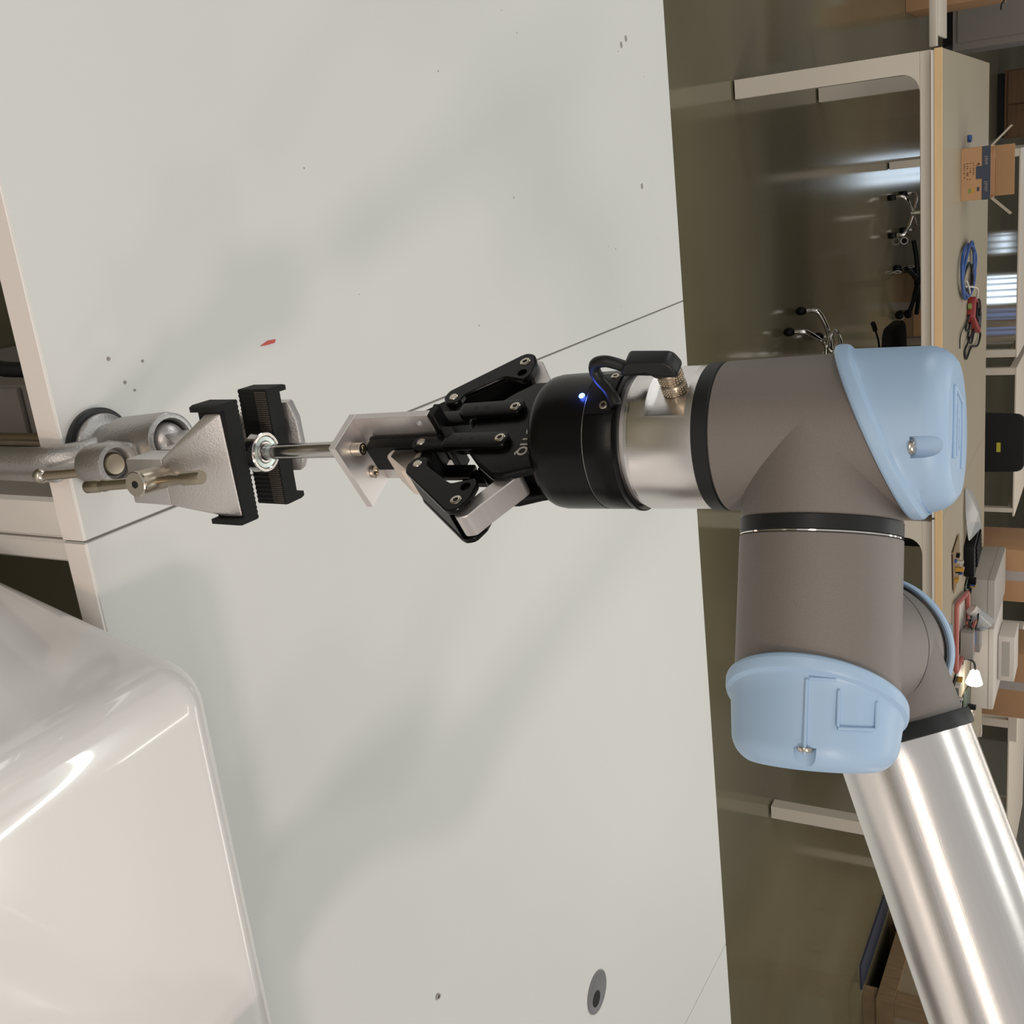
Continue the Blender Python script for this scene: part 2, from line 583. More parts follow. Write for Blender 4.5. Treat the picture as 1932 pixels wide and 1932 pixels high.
def cap_mesh(h0, m_, H, rho=.013, Rr=.0402, Rt=.0392, lip=.0428, nth=96):
    """joint cap: lip on a slanted rim, slightly tapered wall, rounded end"""
    mb = MB()
    rows = []
    prof_n = 0
    for i in range(nth):
        th = 2 * PI * i / nth
        cs, sn = math.cos(th), math.sin(th)
        hr = h0 + m_ * RC * cs
        P = [(RC - .0005, hr + .001), (lip - .0016, hr), (lip - .0005, hr + .0006), (lip, hr + .0018), (lip, hr + .0052), (lip - .0004, hr + .0066),
             (lip - .0012, hr + .0074), (Rr + .0004, hr + .0084), (Rr, hr + .0095)]
        a = H - rho
        for j in range(1, 4):
            t = j / 4
            P.append((Rr + (Rt - Rr) * t, (hr + .0095) * (1 - t) + a * t))
        for j in range(9):
            q = R(65 * j / 8)
            P.append((Rt - .0135 * (1 - math.cos(q)), a + rho / .906 * math.sin(q)))
        P.append((.016, H + .0004))
        prof_n = len(P)
        rows.append([mb.bm.verts.new((r * cs, r * sn, h)) for r, h in P])
    top = mb.bm.verts.new((0, 0, H + .0008))
    for i in range(nth):
        A, B = rows[i], rows[(i + 1) % nth]
        for j in range(prof_n - 1):
            mb.face((A[j], B[j], B[j + 1], A[j + 1]))
        mb.face((A[-1], B[-1], top))
    return mb


def slant_ring(h0, m_, hgt, r, nth=72):
    mb = MB()
    rows = []
    for i in range(nth):
        th = 2 * PI * i / nth
        cs, sn = math.cos(th), math.sin(th)
        hr = h0 + m_ * RC * cs
        rows.append([mb.bm.verts.new((q * cs, q * sn, h)) for q, h in ((RC - .001, hr), (r, hr), (r, hr + hgt), (RC - .001, hr + hgt))])
    for i in range(nth):
        A, B = rows[i], rows[(i + 1) % nth]
        for j in range(3):
            mb.face((A[j], B[j], B[j + 1], A[j + 1]))
    return mb


def surf(Rs, th, h):
    return Vector((Rs * math.cos(R(th)), Rs * math.sin(R(th)), h))


def add_cap(mtx, h0, m_, H, screw_th, screw_h, reliefs=(), name='joint_cap'):
    o = cap_mesh(h0, m_, H).build(name, 'blue', arm, smooth=21)
    o.matrix_local = mtx
    # pocket for the fixing screw, open towards the end
    c = MB()
    th = R(screw_th)
    ox, oy = .0392 * math.cos(th), .0392 * math.sin(th)
    c.cyl((ox, oy, screw_h), (ox, oy, screw_h + .030), .0050, seg=24)
    carve(o, c)
    sc = MB()
    sc.lathe([(0, 0), (.0036, 0), (.0036, .0012), (.003, .002), (.0014, .002), (.0011, .0006), (0, .0006)], 24, (ox * .965, oy * .965, screw_h))
    sc.build('cap_screw', 'nickel', o)
    for pl in reliefs:
        MB().tube(pl, .00085, 8, smooth=1).build('raised_line', 'blue', o, smooth=60)
    return o


# wrist 3: aluminium tool flange
f = MB().lathe([(0, -.0922), (.0362, -.0922), (.0362, -.0905), (.0372, -.0900), (.0375, -.0892), (.0375, -.0556), (.0368, -.0548), (0, -.0548)], 96)
fl_o = f.build('tool_flange', 'alu', arm)
nd = Vector((-.60, -.80, 0)).normalized()
td = Vector((nd.y, -nd.x, 0))
cut = MB()
cb = bmesh.new()
bmesh.ops.create_cube(cb, size=1)
mm = frame(nd * (.0325 + .01) + Vector((0, 0, -.0700)), nd, nd.cross(Vector((0, 0, 1))) * -1, Vector((0, 0, 1)))
cb.transform(mm @ Matrix.Diagonal((.02, .06, .0215, 1)))
cut.merge(cb)
carve(fl_o, cut)
MB().lathe([(0, -.0555), (.0360, -.0555), (.0383, -.0548), (.0383, -.0478), (.0375, -.0470), (0, -.0470)], 96).build('seal_ring', 'rubber', arm)
# wrist 2 housing: main barrel + side stub
h = MB()
h.lathe([(0, -.0473), (.0372, -.0473), (.0385, -.0462), (RC, .045), (.03, .05), (0, .05)], 96)
h.lathe([(0, 0), (RC, 0), (RC, .0432), (.0378, .0440), (0, .0440)], 96, (0, 0, 0), (1, 0, 0))
h.build('joint_housing', 'grey', arm)
MB().lathe([(.030, -.0474), (.03745, -.0474), (.03745, -.0466), (.030, -.0466)], 96).build('bright_rim', 'chrome', arm)
reliefs = []
Ht = .0622 + .0008
for (q, l0, l1) in ((-.0185, -.016, .017), (-.0105, -.009, .014), (-.004, -.004, .010), (.0065, -.014, .018)):
    reliefs.append([Vector((l0, q, Ht)), Vector((l1, q, Ht))])
reliefs.append([Vector((-.016, -.0185, Ht)), Vector((-.014, .0065, Ht))])
reliefs.append([Vector((.014, -.0105, Ht)), Vector((.010, -.004, Ht))])
capA = add_cap(fm((0, 0, 0), (0, 0, 1), (1, 0, 0)), .0238, .445, .0622, -68, .0470, reliefs)
# ring between wrist 2 and wrist 1
MB().lathe([(0, .0438), (.0372, .0438), (.0388, .0444), (.0388, .0510), (.0380, .0516), (0, .0516)], 96, (0, 0, 0), (1, 0, 0)).build('seal_ring', 'rubber', arm)
MB().lathe([(.030, .0515), (.0384, .0515), (.0384, .0522), (.030, .0522)], 96, (0, 0, 0), (1, 0, 0)).build('bright_rim', 'chrome', arm)
# wrist 1 housing
JB = .102
h = MB()
h.lathe([(0, .0521), (.0376, .0521), (.0388, .0530), (.0388, .145), (.03, .150), (0, .150)], 96, (0, 0, 0), (1, 0, 0))
h.lathe([(0, 0), (RC, 0), (RC, .0838), (.0378, .0846), (0, .0846)], 96, (JB + .002, 0, 0), (0, 1, 0))
h.build('joint_housing', 'grey', arm)
mB = fm((0, 0, 0), (1, 0, 0), (0, 1, 0))      # local: x = c, y = a, z = b
Rr = .0402
# raised frames of the cap's near side (angles measured from c towards a; -c is 180)
def sB(th, h):
    return surf(Rr + .0001, th, h)
def ringline(t0, t1, h, n=8):
    return [sB(t0 + (t1 - t0) * i / n, h) for i in range(n + 1)]
rel = [[sB(172, .1195), sB(172, .1530)],
       [sB(152, .1235), sB(152, .1395)], ringline(152, 126, .1402), [sB(125, .1280), sB(125, .1395)],
       ringline(170, 154, .1190)]
capB = add_cap(mB, .1272, .50, .1610, 172, .1500, rel)
# forearm end housing (coaxial with joint 4)
MB().lathe([(0, .0842), (.0386, .0842), (.0386, .0862), (0, .0862)], 96, (JB + .002, 0, 0), (0, 1, 0)).build('joint_groove', 'rubber', arm)
ph = R(21)
T = Vector((math.cos(ph), 0, math.sin(ph)))
J = Vector((JB + .002, .115, -.001))
h = MB()
h.lathe([(0, .0858), (.0378, .0858), (RC, .0866), (RC, .150), (0, .150)], 96, (J.x, 0, J.z), (0, 1, 0))
h.lathe([(0, -.004), (.0380, -.004), (.0382, .0515), (0, .0515)], 96, J, T)
h.build('forearm_housing', 'grey', arm)
mC = fm((J.x, 0, J.z), (0, 1, 0), T)
o = slant_ring(.1425, .38, .008, .0400).build('seal_ring', 'rubber', arm)
o.matrix_local = mC
add_cap(mC, .1500, .38, .1900, -90, .178)
J0 = Vector((.0997, .115, 0))
MB().lathe([(0, .0510), (.0388, .0510), (.0392, .0516), (.0392, .0592), (.0386, .0598), (0, .0598)], 96, J0, T).build('seal_ring', 'rubber', arm)
zt_ = T
mt = fm(J0, T, (0, 1, 0))
o = MB().lathe([(0, .0590), (.0375, .0590), (.0375, .330), (0, .330)], 128).build('forearm_tube', 'alu', arm)
o.matrix_local = mt
# elbow, upper arm and base (outside the picture to the right)
E0 = J0 + T * .392
MB().lathe([(0, .322), (.047, .322), (.048, .324), (.048, .334), (0, .334)], 64, J0, T).build('seal_ring', 'rubber', arm)
MWi = MW.inverted()
base_w = MT @ Vector((.665, .43, .1225))             # the base stands on the white housing
sh_w = base_w + Vector((0, 0, .165))
sh = MWi @ sh_w
Eu = E0 + Vector((0, .135, 0))
su = sh + Vector((0, .135, 0))
du = (su - Eu)
MB().cyl(Eu + du * .12, su - du * .12, .044, seg=64).build('upper_arm_tube', 'alu', arm)
h = MB()
h.lathe([(0, .332), (.0475, .332), (.0475, .392), (0, .392)], 64, J0, T)
h.lathe([(0, -.05), (.046, -.048), (.048, -.04), (.048, .185), (.044, .195), (0, .195)], 64, E0, (0, 1, 0))
h.cyl(Eu, Eu + du * .13, .0445, seg=48)
h.build('elbow_housing', 'grey', arm)
bz = MWi.to_3x3() @ Vector((0, 0, 1))
h = MB()
h.cyl(sh - bz * .128, sh + bz * .06, .054, seg=48, bev=.008)
h.cyl(sh - Vector((0, .05, 0)), sh + Vector((0, .195, 0)), .050, seg=48, bev=.01)
h.cyl(su, su - du * .13, .0445, seg=48)
h.build('shoulder_housing', 'grey', arm)
bs = MWi @ base_w
MB().cyl(bs + bz * .0005, bs + bz * .040, .074, seg=48, bev=.004).build('arm_base', 'alub', arm)

# ================================================================== TOOL CABLE WITH ELBOW PLUG
cb_ = root('tool_cable', MW, 'short black cable with an elbow plug on the aluminium flange', 'cable')
z0 = -.0685
pb = nd * .0326 + Vector((0, 0, z0))


def pn(d, z, s=0):
    return nd * d + Vector((0, 0, z)) + td * s


nut = MB()
nut.lathe([(0, 0), (.0056, 0), (.0062, .0006), (.0062, .0050), (.0057, .0056), (.0057, .0062), (.0062, .0068), (.0062, .0126), (.0055, .0132), (0, .0132)], 48, pb, nd)
no = nut.build('knurled_nut', 'brass', cb_)
kn = MB()
x_, y_ = Vector((0, 0, 1)), nd.cross(Vector((0, 0, 1)))
for hh in (.0006, .0075):
    for i in range(26):
        a0 = 2 * PI * i / 26
        for j in range(3):
            c_ = pb + nd * (hh + .0007 + j * .0015) + (x_ * math.cos(a0) + y_ * math.sin(a0)) * .0062
            kn.sphere(c_, .00055, 6)
kn = kn.build('knurling', 'brass', no)
kn['kind'] = 'stuff'
# plug body: elbow
body = MB()
prof = rounded([(.0450, z0 + .0060), (.0480, z0 + .0062), (.0545, z0 + .0035), (.0565, z0 - .0190), (.0505, z0 - .0232), (.0475, z0 - .0225), (.0485, z0 - .0090), (.0450, z0 - .0060)],
               [.002, .004, .006, .003, .003, .002, .003, .002], 4)
bm = bmesh.new()
v0 = [bm.verts.new(nd * a + Vector((0, 0, b)) - td * .0056) for a, b in prof]
v1 = [bm.verts.new(nd * a + Vector((0, 0, b)) + td * .0056) for a, b in prof]
n = len(prof)
bm.faces.new(v0)
bm.faces.new(v1[::-1])
for i in range(n):
    bm.faces.new((v0[i], v1[i], v1[(i + 1) % n], v0[(i + 1) % n]))
bmesh.ops.recalc_face_normals(bm, faces=bm.faces[:])
es = [e for f_ in bm.faces if len(f_.verts) == n for e in f_.edges]
bmesh.ops.bevel(bm, geom=es, offset=.0016, segments=3, affect='EDGES', profile=.5)
bmesh.ops.triangulate(bm, faces=[f_ for f_ in bm.faces if len(f_.verts) > 4])
body.merge(bm)
body.cyl(pn(.0445, z0), pn(.0490, z0), .0054, r1=.0054, seg=32)
body.build('elbow_plug', 'rubber', cb_)
MB().tube([pn(.0500, z0 - .0220), pn(.0525, z0 - .0265), pn(.0545, z0 - .0320), pn(.0535, z0 - .0375), pn(.0490, z0 - .0395), pn(.0445, z0 - .0375, -.002), pn(.0415, z0 - .0330, -.006), pn(.0395, z0 - .0290, -.011), pn(.0370, z0 - .0270, -.014)], .0031, 12, smooth=6).build('cable_sheath', 'rubber', cb_)

# ================================================================== GRIPPER (frame u, v=-w, h)
gr = root('robot_gripper', MG, 'black two-finger robot gripper with a blue status light', 'gripper')


def G(u, w, h):
    return Vector((u, -w, h))


# barrel: rounded shoulder, seams, coupling
MB().lathe([(0, -.0185), (.0285, -.0185), (.0322, -.0176), (.0348, -.0156), (.0366, -.0124), (.0374, -.0080), (.0375, 0), (.0375, .0167), (.0372, .0170), (0, .0170)], 96).build('gripper_body', 'black', gr)
MB().lathe([(0, .0168), (.03715, .0168), (.03715, .0176), (0, .0176)], 96).build('seam_line', 'cast', gr)
MB().lathe([(0, .0174), (.0374, .0174), (.0376, .0180), (.0376, .0338), (.0372, .0344), (0, .0344)], 96).build('coupling_ring', 'black', gr)
MB().lathe([(0, .0342), (.0383, .0342), (.0386, .0348), (.0386, .0366), (.0380, .0373), (0, .0373)], 96).build('coupling_plate', 'black', gr)
MB().lathe([(0, .0371), (.0352, .0371), (.0352, .0396), (0, .0396)], 96).build('spacer_ring', 'alub', gr)


def on_cyl(r, th, h):
    return Vector((r * math.cos(th), -r * math.sin(th), h))


# angular cable clamp plate wrapped on the ring
th0 = math.atan2(.0366, .0022)      # centre direction (w, u)
cl = MB()
N = 10
rows = []
for i in range(N + 1):
    th = th0 + R(-22 + 44 * i / N)
    rr = .0392 if 1 < i < N - 1 else .0384
    rows.append([cl.bm.verts.new(on_cyl(a, th, hh)) for a, hh in ((.036, .0185), (rr, .0185), (rr, .0335), (.036, .0335))])
for A, B in zip(rows, rows[1:]):
    for j in range(4):
        cl.face((A[j], B[j], B[(j + 1) % 4], A[(j + 1) % 4]))
cl.face(rows[0])
cl.face(rows[-1][::-1])
cl = cl.build('cable_clamp', 'blackm', gr, smooth=30)


def screw(c, ax, r, parent, socket=True, m='nickel', name='screw', d=.0008):
    ax = Vector(ax).normalized()
    if socket:
        p = [(0, -.001), (r, -.001), (r, d * .6), (r * .86, d), (r * .48, d), (r * .42, d * .1), (0, d * .1)]
    else:
        p = [(0, -.001), (r, -.001), (r, d * .5), (r * .85, d), (0, d)]
    o = MB().lathe(p, 28, c, ax).build(name, m, parent)
    if socket:
        MB().lathe([(0, 0), (r * .42, 0), (r * .42, d * .35), (0, d * .35)], 6, Vector(c) + ax * (d * .15), ax).build('hex_socket', 'darkgap', o, smooth=0)
    return o


for (u, w, hh) in ((-.0078, .0372, .0299), (.0123, .0360, .0290)):
    d = Vector((u, -w, 0)).normalized()
    screw(d * .0389 + Vector((0, 0, hh)), d, .0024, cl)
d = Vector((.0047, -.0372, 0)).normalized()
lens = MB().lathe([(0, 0), (.0018, 0), (.0015, .0006), (0, .0010)], 20, d * .0372 + Vector((0, 0, .0141)), d).build('status_light', 'led', gr)
ld = bpy.data.lights.new('status_glow', 'POINT')
ld.energy = .006
ld.color = (.08, .15, 1)
ld.shadow_soft_size = .002
lo = bpy.data.objects.new('status_glow', ld)
C.objects.link(lo)
lo.matrix_world = Matrix.Translation(MG @ (d * .0402 + Vector((0, 0, .0141))))

# palm: two side plates, core
pal = rounded([(-.030, .004), (.030, .004), (.0345, -.018), (.0385, -.0310), (.0385, -.0385), (.0300, -.0500), (.0120, -.0680), (-.0120, -.0680), (-.0300, -.0500), (-.0385, -.0385), (-.0385, -.0310), (-.0345, -.018)],
              [.001, .001, .006, .004, .006, .010, .003, .003, .010, .006, .004, .006], 4)
pf = MB().prism(pal, -.0130, -.0072, 'xz', .0025, 4).build('palm_plate', 'black', gr)
MB().prism(pal, .0078, .0130, 'xz', .0020, 3).build('palm_plate', 'black', gr)
MB().prism([(-.024, .0), (.024, .0), (.024, -.050), (.008, -.062), (-.008, -.062), (-.024, -.050)], -.0086, .0086, 'xz').build('palm_core', 'blackm', gr)
# lettering on the palm
cu = bpy.data.curves.new('lettering', 'FONT')
cu.body = 'ROBOTIQ'
cu.size = .0086
cu.extrude = .00012
cu.offset = .00014
cu.space_character = 1.12
cu.align_x = 'RIGHT'
tmp = bpy.data.objects.new('tmp_text', cu)
C.objects.link(tmp)
bpy.context.view_layer.update()
me = bpy.data.meshes.new_from_object(tmp.evaluated_get(bpy.context.evaluated_depsgraph_get()))
bpy.data.objects.remove(tmp)
me.materials.clear()
me.materials.append(X['ink'])
lt = bpy.data.objects.new('lettering', me)
C.objects.link(lt)
lt.parent = pf
lt.matrix_local = frame(G(.0234, .0131, -.0288), Vector((1, 0, 0)), Vector((0, 0, 1)), Vector((0, -1, 0)))

# fingers
fin = rounded([(.0225, -.0885), (.0250, -.0850), (.0300, -.0838), (.0418, -.0655), (.0440, -.0615), (.0415, -.0525), (.0400, -.0475), (.0450, -.0440), (.0555, -.0445), (.0640, -.0485), (.0652, -.0545), (.0635, -.0580), (.0345, -.0970), (.0285, -.0985), (.0225, -.0945)],
              [.003, .002, .003, .004, .004, .002, .003, .004, .004, .006, .004, .003, .005, .004, .004], 3)


def mir(poly, s):
    return poly if s > 0 else [(-a, b) for a, b in poly][::-1]


for s in (1, -1):
    fp = MB().prism(mir(fin, s), -.0135, -.0098, 'xz', .0009, 2).build('finger_plate', 'black', gr)
    c = MB()
    c.cyl(G(.0469 * s, .02, -.0508), G(.0469 * s, .005, -.0508), .0031, seg=24)
    carve(fp, c)
    MB().cyl(G(.0469 * s, .0102, -.0508), G(.0469 * s, .0098, -.0508), .0033, seg=20).build('dark_bore', 'darkgap', fp)
    screw(G(.0570 * s, .0133, -.0526), (0, -1, 0), .0033, fp)
    screw(G(.0284 * s, .0133, -.0912), (0, -1, 0), .0028, fp, socket=False, name='pivot_pin')
    MB().prism(mir(fin, s), .0098, .0135, 'xz', .0009, 2).build('finger_plate', 'black', gr)
    web = [(.0640 * s, -.0560), (.0618 * s, -.0575), (.0318 * s, -.0955), (.0338 * s, -.0968)]
    MB().prism(web if s > 0 else web[::-1], -.0100, .0100, 'xz').build('finger_web', 'blackm', gr)
    # aluminium link between palm and finger
    lk = rounded([(.0280, -.0265), (.0330, -.0240), (.0560, -.0405), (.0640, -.0455), (.0652, -.0520), (.0600, -.0560), (.0545, -.0530), (.0500, -.0478), (.0330, -.0360), (.0275, -.0330)],
                 [.003, .003, .004, .005, .004, .004, .004, .004, .003, .003], 3)
    lo_ = MB().prism(mir(lk, s), -.0078, .0078, 'xz', .0006, 1).build('drive_link', 'alub', gr)
    screw(G(.0306 * s, .0080, -.0300), (0, -1, 0), .0032, lo_, socket=False, m='brass', name='pivot_pin')
    # inner bars
    for w in (1, -1):
        top = rounded([(.0082, -.0765), (.0100, -.0785), (.0182, -.0785), (.0192, -.0360), (.0075, -.0360), (.0070, -.0740)], [.001, .002, .0015, .0055, .0055, .001], 4)
        y0, y1 = (-.0170, -.0132) if w > 0 else (.0132, .0170)
        ib = MB().prism(mir(top, s), y0, y1, 'xz', .0007, 2).build('inner_bar', 'black', gr)
        low = rounded([(.0060, -.0720), (.0162, -.0720), (.0158, -.1005), (.0120, -.1030), (.0075, -.1030), (.0055, -.0990)], [.001, .001, .004, .004, .003, .003], 3)
        y0, y1 = (-.0135, -.0100) if w > 0 else (.0100, .0135)
        MB().prism(mir(low, s), y0, y1, 'xz', .0006, 2).build('bar_tongue', 'black', ib)
        if w > 0:
            screw(G(.0128 * s, .0169, -.0410), (0, -1, 0), .0031, ib)
            screw(G(.0103 * s, .0134, -.0970), (0, -1, 0), .0027, ib, socket=False, name='pivot_pin')
            for hh in (-.0672, -.0600):
                MB().cyl(G(.0128 * s, .01705, hh), G(.0128 * s, .0169, hh), .0013, seg=14).build('bar_hole', 'darkgap', ib)
    # fingertips holding the bracket
    q0, q1 = (.0006, .0215) if s > 0 else (-.0265, -.0052)
    tip = MB()
    if s > 0:
        tip.box(q0, .0112, -.0110, .0085, -.1395, -.0900, .0012, 2)
        tip.box(q0, q0 + .0030, -.0112, .0088, -.1400, -.0890, .0008, 2)
        tip.prism(rounded([(.004, -.118), (.0180, -.118), (.0310, -.0990), (.0330, -.0885), (.0240, -.0860), (.0060, -.0930)], .002, 2), -.0095, .0095, 'xz', .0006, 1)
    else:
        tip.box(q0 + .014, q1, -.0110, .0085, -.1395, -.0900, .0012, 2)
        tip.box(-.0105, -.0002, -.0246, .0225, -.0922, -.0880, .0006, 1)
        tip.prism(rounded([(-.0330, -.0885), (-.0310, -.0990), (-.0180, -.118), (-.0050, -.118), (-.0050, -.0930), (-.0240, -.0860)], .002, 2), -.0095, .0095, 'xz', .0006, 1)
    tip.build('fingertip', 'blackm', gr)
cr = MB()
cr.prism(rounded([(.0114, -.1190), (.0170, -.1215), (.0300, -.1040), (.0300, -.0965), (.0250, -.0940), (.0114, -.0960)], [.003, .005, .003, .002, .002, .002], 4), -.0095, .0110, 'xz', .001, 2)
cr.build('spacer_block', 'cream', gr)

# ================================================================== BRACKET WITH ROD
br = root('angle_bracket', MG, 'bright aluminium angle bracket with a steel rod below, held in the fingers', 'bracket')
hb = -.1468
bl = MB().box(-.0050, .0248, -.0246, .0268, hb - .0048, hb, .00025, 1).build('base_flange', 'alub', br, smooth=30)
vf = MB().box(-.0050, -.00005, -.0246, .0268, hb + .00002, -.0925, .00025, 1).build('upright_flange', 'alub', br, smooth=30)
c = MB()
c.cyl((-.01, -.0190, -.1005), (.01, -.0190, -.1005), .0022, seg=24)
carve(vf, c)
for (u, w, hh, rr) in ((.0118, .0109, .0065, .0041), (.0083, -.0119, .0020, .0040)):
    so = MB().lathe([(0, 0), (rr, 0), (rr, hh - .0004), (rr - .0004, hh), (rr * .62, hh), (rr * .58, hh - .0022), (0, hh - .0022)], 32, G(u, w, hb + .0002)).build('cap_screw', 'nickel', br)
    MB().lathe([(0, 0), (rr * .58, 0), (rr * .5, .0003), (0, .0003)], 6, G(u, w, hb + hh - .0022)).build('hex_socket', 'darkgap', so, smooth=0)
r0 = G(.0115, .0109, hb - .0047)
MGi = MG.inverted()
Bw = MT @ Vector((.1436, .5105, .2148))       # bearing centre
Bl = MGi @ Bw
MB().cyl(r0, Bl + (Bl - r0).normalized() * .006, .0050, seg=48, bev=.0004).build('steel_rod', 'steel', br)

# ================================================================== BEARING
MBe = Matrix.Translation(Bw) @ MT.to_3x3().to_4x4()
be = root('ball_bearing', MBe, 'small shielded ball bearing clamped upright between the vise jaws', 'bearing')
MB().lathe([(.0103, .0035), (.0108, .0040), (.0125, .0040), (.0130, .0035), (.0130, -.0035), (.0125, -.004), (.0103, -.004), (.0103, .0035)], 72).build('outer_ring', 'steel', be)
MB().lathe([(.0072, .0030), (.0074, .0034), (.0100, .0036), (.0103, .0032), (.0103, -.003), (.0072, -.003), (.0072, .0030)], 72).build('bearing_shield', 'shield', be)
MB().lathe([(.0051, .0037), (.0054, .0040), (.0067, .0040), (.0070, .0036), (.0070, -.0036), (.0067, -.004), (.0054, -.004), (.0051, -.0036), (.0051, .0037)], 72).build('inner_ring', 'steel', be)

# ================================================================== VISE (frame of the near worktable: b, a, z)
vi = root('table_vise', MT, 'cast aluminium ball-joint table vise clamped to the worktable edge', 'vise')
# jaws
BC = .1450
trap = [(.1125, .2120), (.1800, .2145), (.1800, .203), (.1705, .1640), (.1700, .1290), (.1404, .1270), (.1392, .1630), (.1125, .202)]
j = MB()
pts = []
for (b, z, a0, a1) in ((.1125, .2100, .4850, .4965), (.1795, .2125, .4850, .4965), (.1125, .1985, .4838, .4965), (.1795, .2005, .4838, .4965), (.1395, .1640, .4730, .4965), (.1705, .1650, .4730, .4965)):
    pts += [(b, a0, z), (b, a1, z)]
j.hull(pts, .0010, 2)
pts = []
for (b, z) in ((.1395, .1640), (.1705, .1650), (.1400, .1310), (.1700, .1310)):
    pts += [(b, .4730, z), (b, .4965, z)]
j.hull(pts, .0010, 2)
jo = j.build('near_jaw', 'jaw', vi, smooth=25)
j = MB()
pts = []
for (b, z) in ((.1175, .2170), (.1640, .2190), (.1180, .1850), (.1660, .1850), (.1290, .2215), (.1560, .2225)):
    pts += [(b, .5400, z), (b, .5500, z - .004)]
pts += [(.1400, .5500, .140), (.1400, .5620, .140), (.1640, .5500, .140), (.1640, .5620, .140)]
j.hull(pts, .0010, 2)
# base bar of the fixed jaw that runs back under the near jaw
j.box(.1400, .1660, .5000, .5560, .1330, .1520, .002)
j.box(.1250, .1360, .5000, .5480, .1740, .1800, .001)
j.build('far_jaw', 'jaw', vi, smooth=25)
j = MB()
j.cyl((.1330, .4900, .1700), (.1330, .5420, .1700), .0035, seg=20)
j.cyl((.1720, .4900, .1500), (.1720, .5420, .1500), .0035, seg=20)
j.build('guide_rod', 'steel', vi)


def pad(a_front, sgn, b0, b1, z0, z1):
    """ribbed rubber pad: front face at a_front, body towards sgn, ends wrapped round the jaw"""
    p = MB()
    n = 26
    zig = []
    for i in range(n + 1):
        b = b0 + (b1 - b0) * i / n
        zig.append((b, a_front))
        if i < n:
            zig.append((b + (b1 - b0) / n * .5, a_front - sgn * .0007))
    back = a_front + sgn * .0120
    lipd = a_front + sgn * .0185
    e = .0042
    poly = zig + [(b1 + .0002, a_front + sgn * .002), (b1, lipd - sgn * .003), (b1 - .001, lipd), (b1 - e, lipd), (b1 - e, back), (b0 + e, back), (b0 + e, lipd), (b0 + .001, lipd), (b0, lipd - sgn * .003)]
    p.prism(poly, z0, z1, 'xy')
    return p


po = pad(.4975, -1, .1062, .1842, .1915, .2140).build('rubber_pad', 'pad', vi, smooth=20)
pf_ = pad(.5235, 1, .1052, .1830, .1915, .2160)
pf_ = pf_.build('rubber_pad', 'pad', vi, smooth=20)
w = MB()
n = 52
for i in range(n):
    b = .1066 + (.1818 - .1066) * (i + .5) / n
    w.box(b - .00052, b + .00052, .5222, .5240, .2062, .2150)
w = w.build('lit_ribs', 'rib', pf_, smooth=0)  # band along the pad's upper edge, coloured as if lit
w['kind'] = 'stuff'

# lead screw and T-handle
ls = MB().cyl((.1488, .4600, .1680), (.1560, .5500, .1560), .0055, seg=36).build('lead_screw', 'brass', vi)
MB().lathe([(0, 0), (.0072, 0), (.0076, .0006), (.0076, .0200), (.0072, .0206), (0, .0206)], 40, (.1478, .4470, .1690), (.075, 1, -.06)).build('screw_collar', 'brass', ls)
hx = MB().lathe([(0, 0), (.0076, 0), (.0080, -.0004), (.0080, -.0018), (.0074, -.0024), (.0024, -.0024), (.0022, -.0008), (0, -.0008)], 40, (.1478, .4468, .1690), (.075, 1, -.06)).build('handle_head', 'nickel', ls)
MB().lathe([(0, 0), (.0025, 0), (.0022, -.0003), (0, -.0003)], 6, (.1477, .4441, .1692), (.075, 1, -.06)).build('hex_socket', 'darkgap', hx, smooth=0)
p0, p1 = Vector((.1556, .4590, .1060)), Vector((.1458, .4590, .2120))
L = (p1 - p0).length
MB().lathe([(0, 0), (.0038, .0), (.0043, .0006), (.0043, .0120), (.0036, .0135), (.0036, .0155), (.0042, .0170), (.0035, .022), (.0035, L - .030), (.0041, L - .026), (.0032, L - .019), (.0044, L - .016), (.0044, L - .002), (.0038, L), (0, L)], 32, p0, p1 - p0).build('turning_bar', 'brass', vi)

# ball housing, knob boss, base
bd = Vector((-.10, -.16, 1)).normalized()
o = Vector((.1520, .5540, .026))
top_h = .078
hs = MB().lathe([(0, -.018), (.0125, -.018), (.0135, -.006), (.0150, .002), (.0188, .014), (.0198, .020), (.0200, top_h - .006), (.0192, top_h - .001), (.0180, top_h), (.0155, top_h), (.0146, top_h - .002), (.0140, top_h - .020), (0, top_h - .022)], 64, o, bd)
hs = hs.build('ball_housing', 'cast', vi)
tp = o + bd * (top_h - .008)
MB().sphere(tp, .0128, 32).build('ball', 'jaw', vi)
nk = MB()
nk.hull([(.1420, .5180, .130), (.1620, .5180, .130), (.1420, .5400, .130), (.1620, .5400, .130), (.1400, .5180, .155), (.1660, .5180, .155), (.1400, .5500, .155), (.1660, .5500, .155), tuple(tp + Vector((-.006, -.006, .004))), tuple(tp + Vector((.006, -.006, .004))), tuple(tp + Vector((.006, .006, .004))), tuple(tp + Vector((-.006, .006, .004)))], .001)
nk.build('jaw_neck', 'jaw', vi, smooth=30)
kb = Vector((.1565, .5115, .0480))
kd = Vector((-.08, -.12, 1)).normalized()
kh = .034
b_ = MB()
b_.lathe([(0, -.004), (.0115, -.003), (.0145, .002), (.0156, .008), (.0156, kh - .001), (.0150, kh), (.0118, kh), (.0110, kh - .001), (.0108, kh - .0090), (0, kh - .0090)], 56, kb, kd)
b_.hull([(.1430, .522, .048), (.1640, .522, .048), (.1430, .545, .040), (.1640, .545, .040), (.1430, .520, .080), (.1640, .520, .080), (.1430, .545, .085), (.1640, .545, .085)], .003)
b_.build('clamp_boss', 'cast', vi)
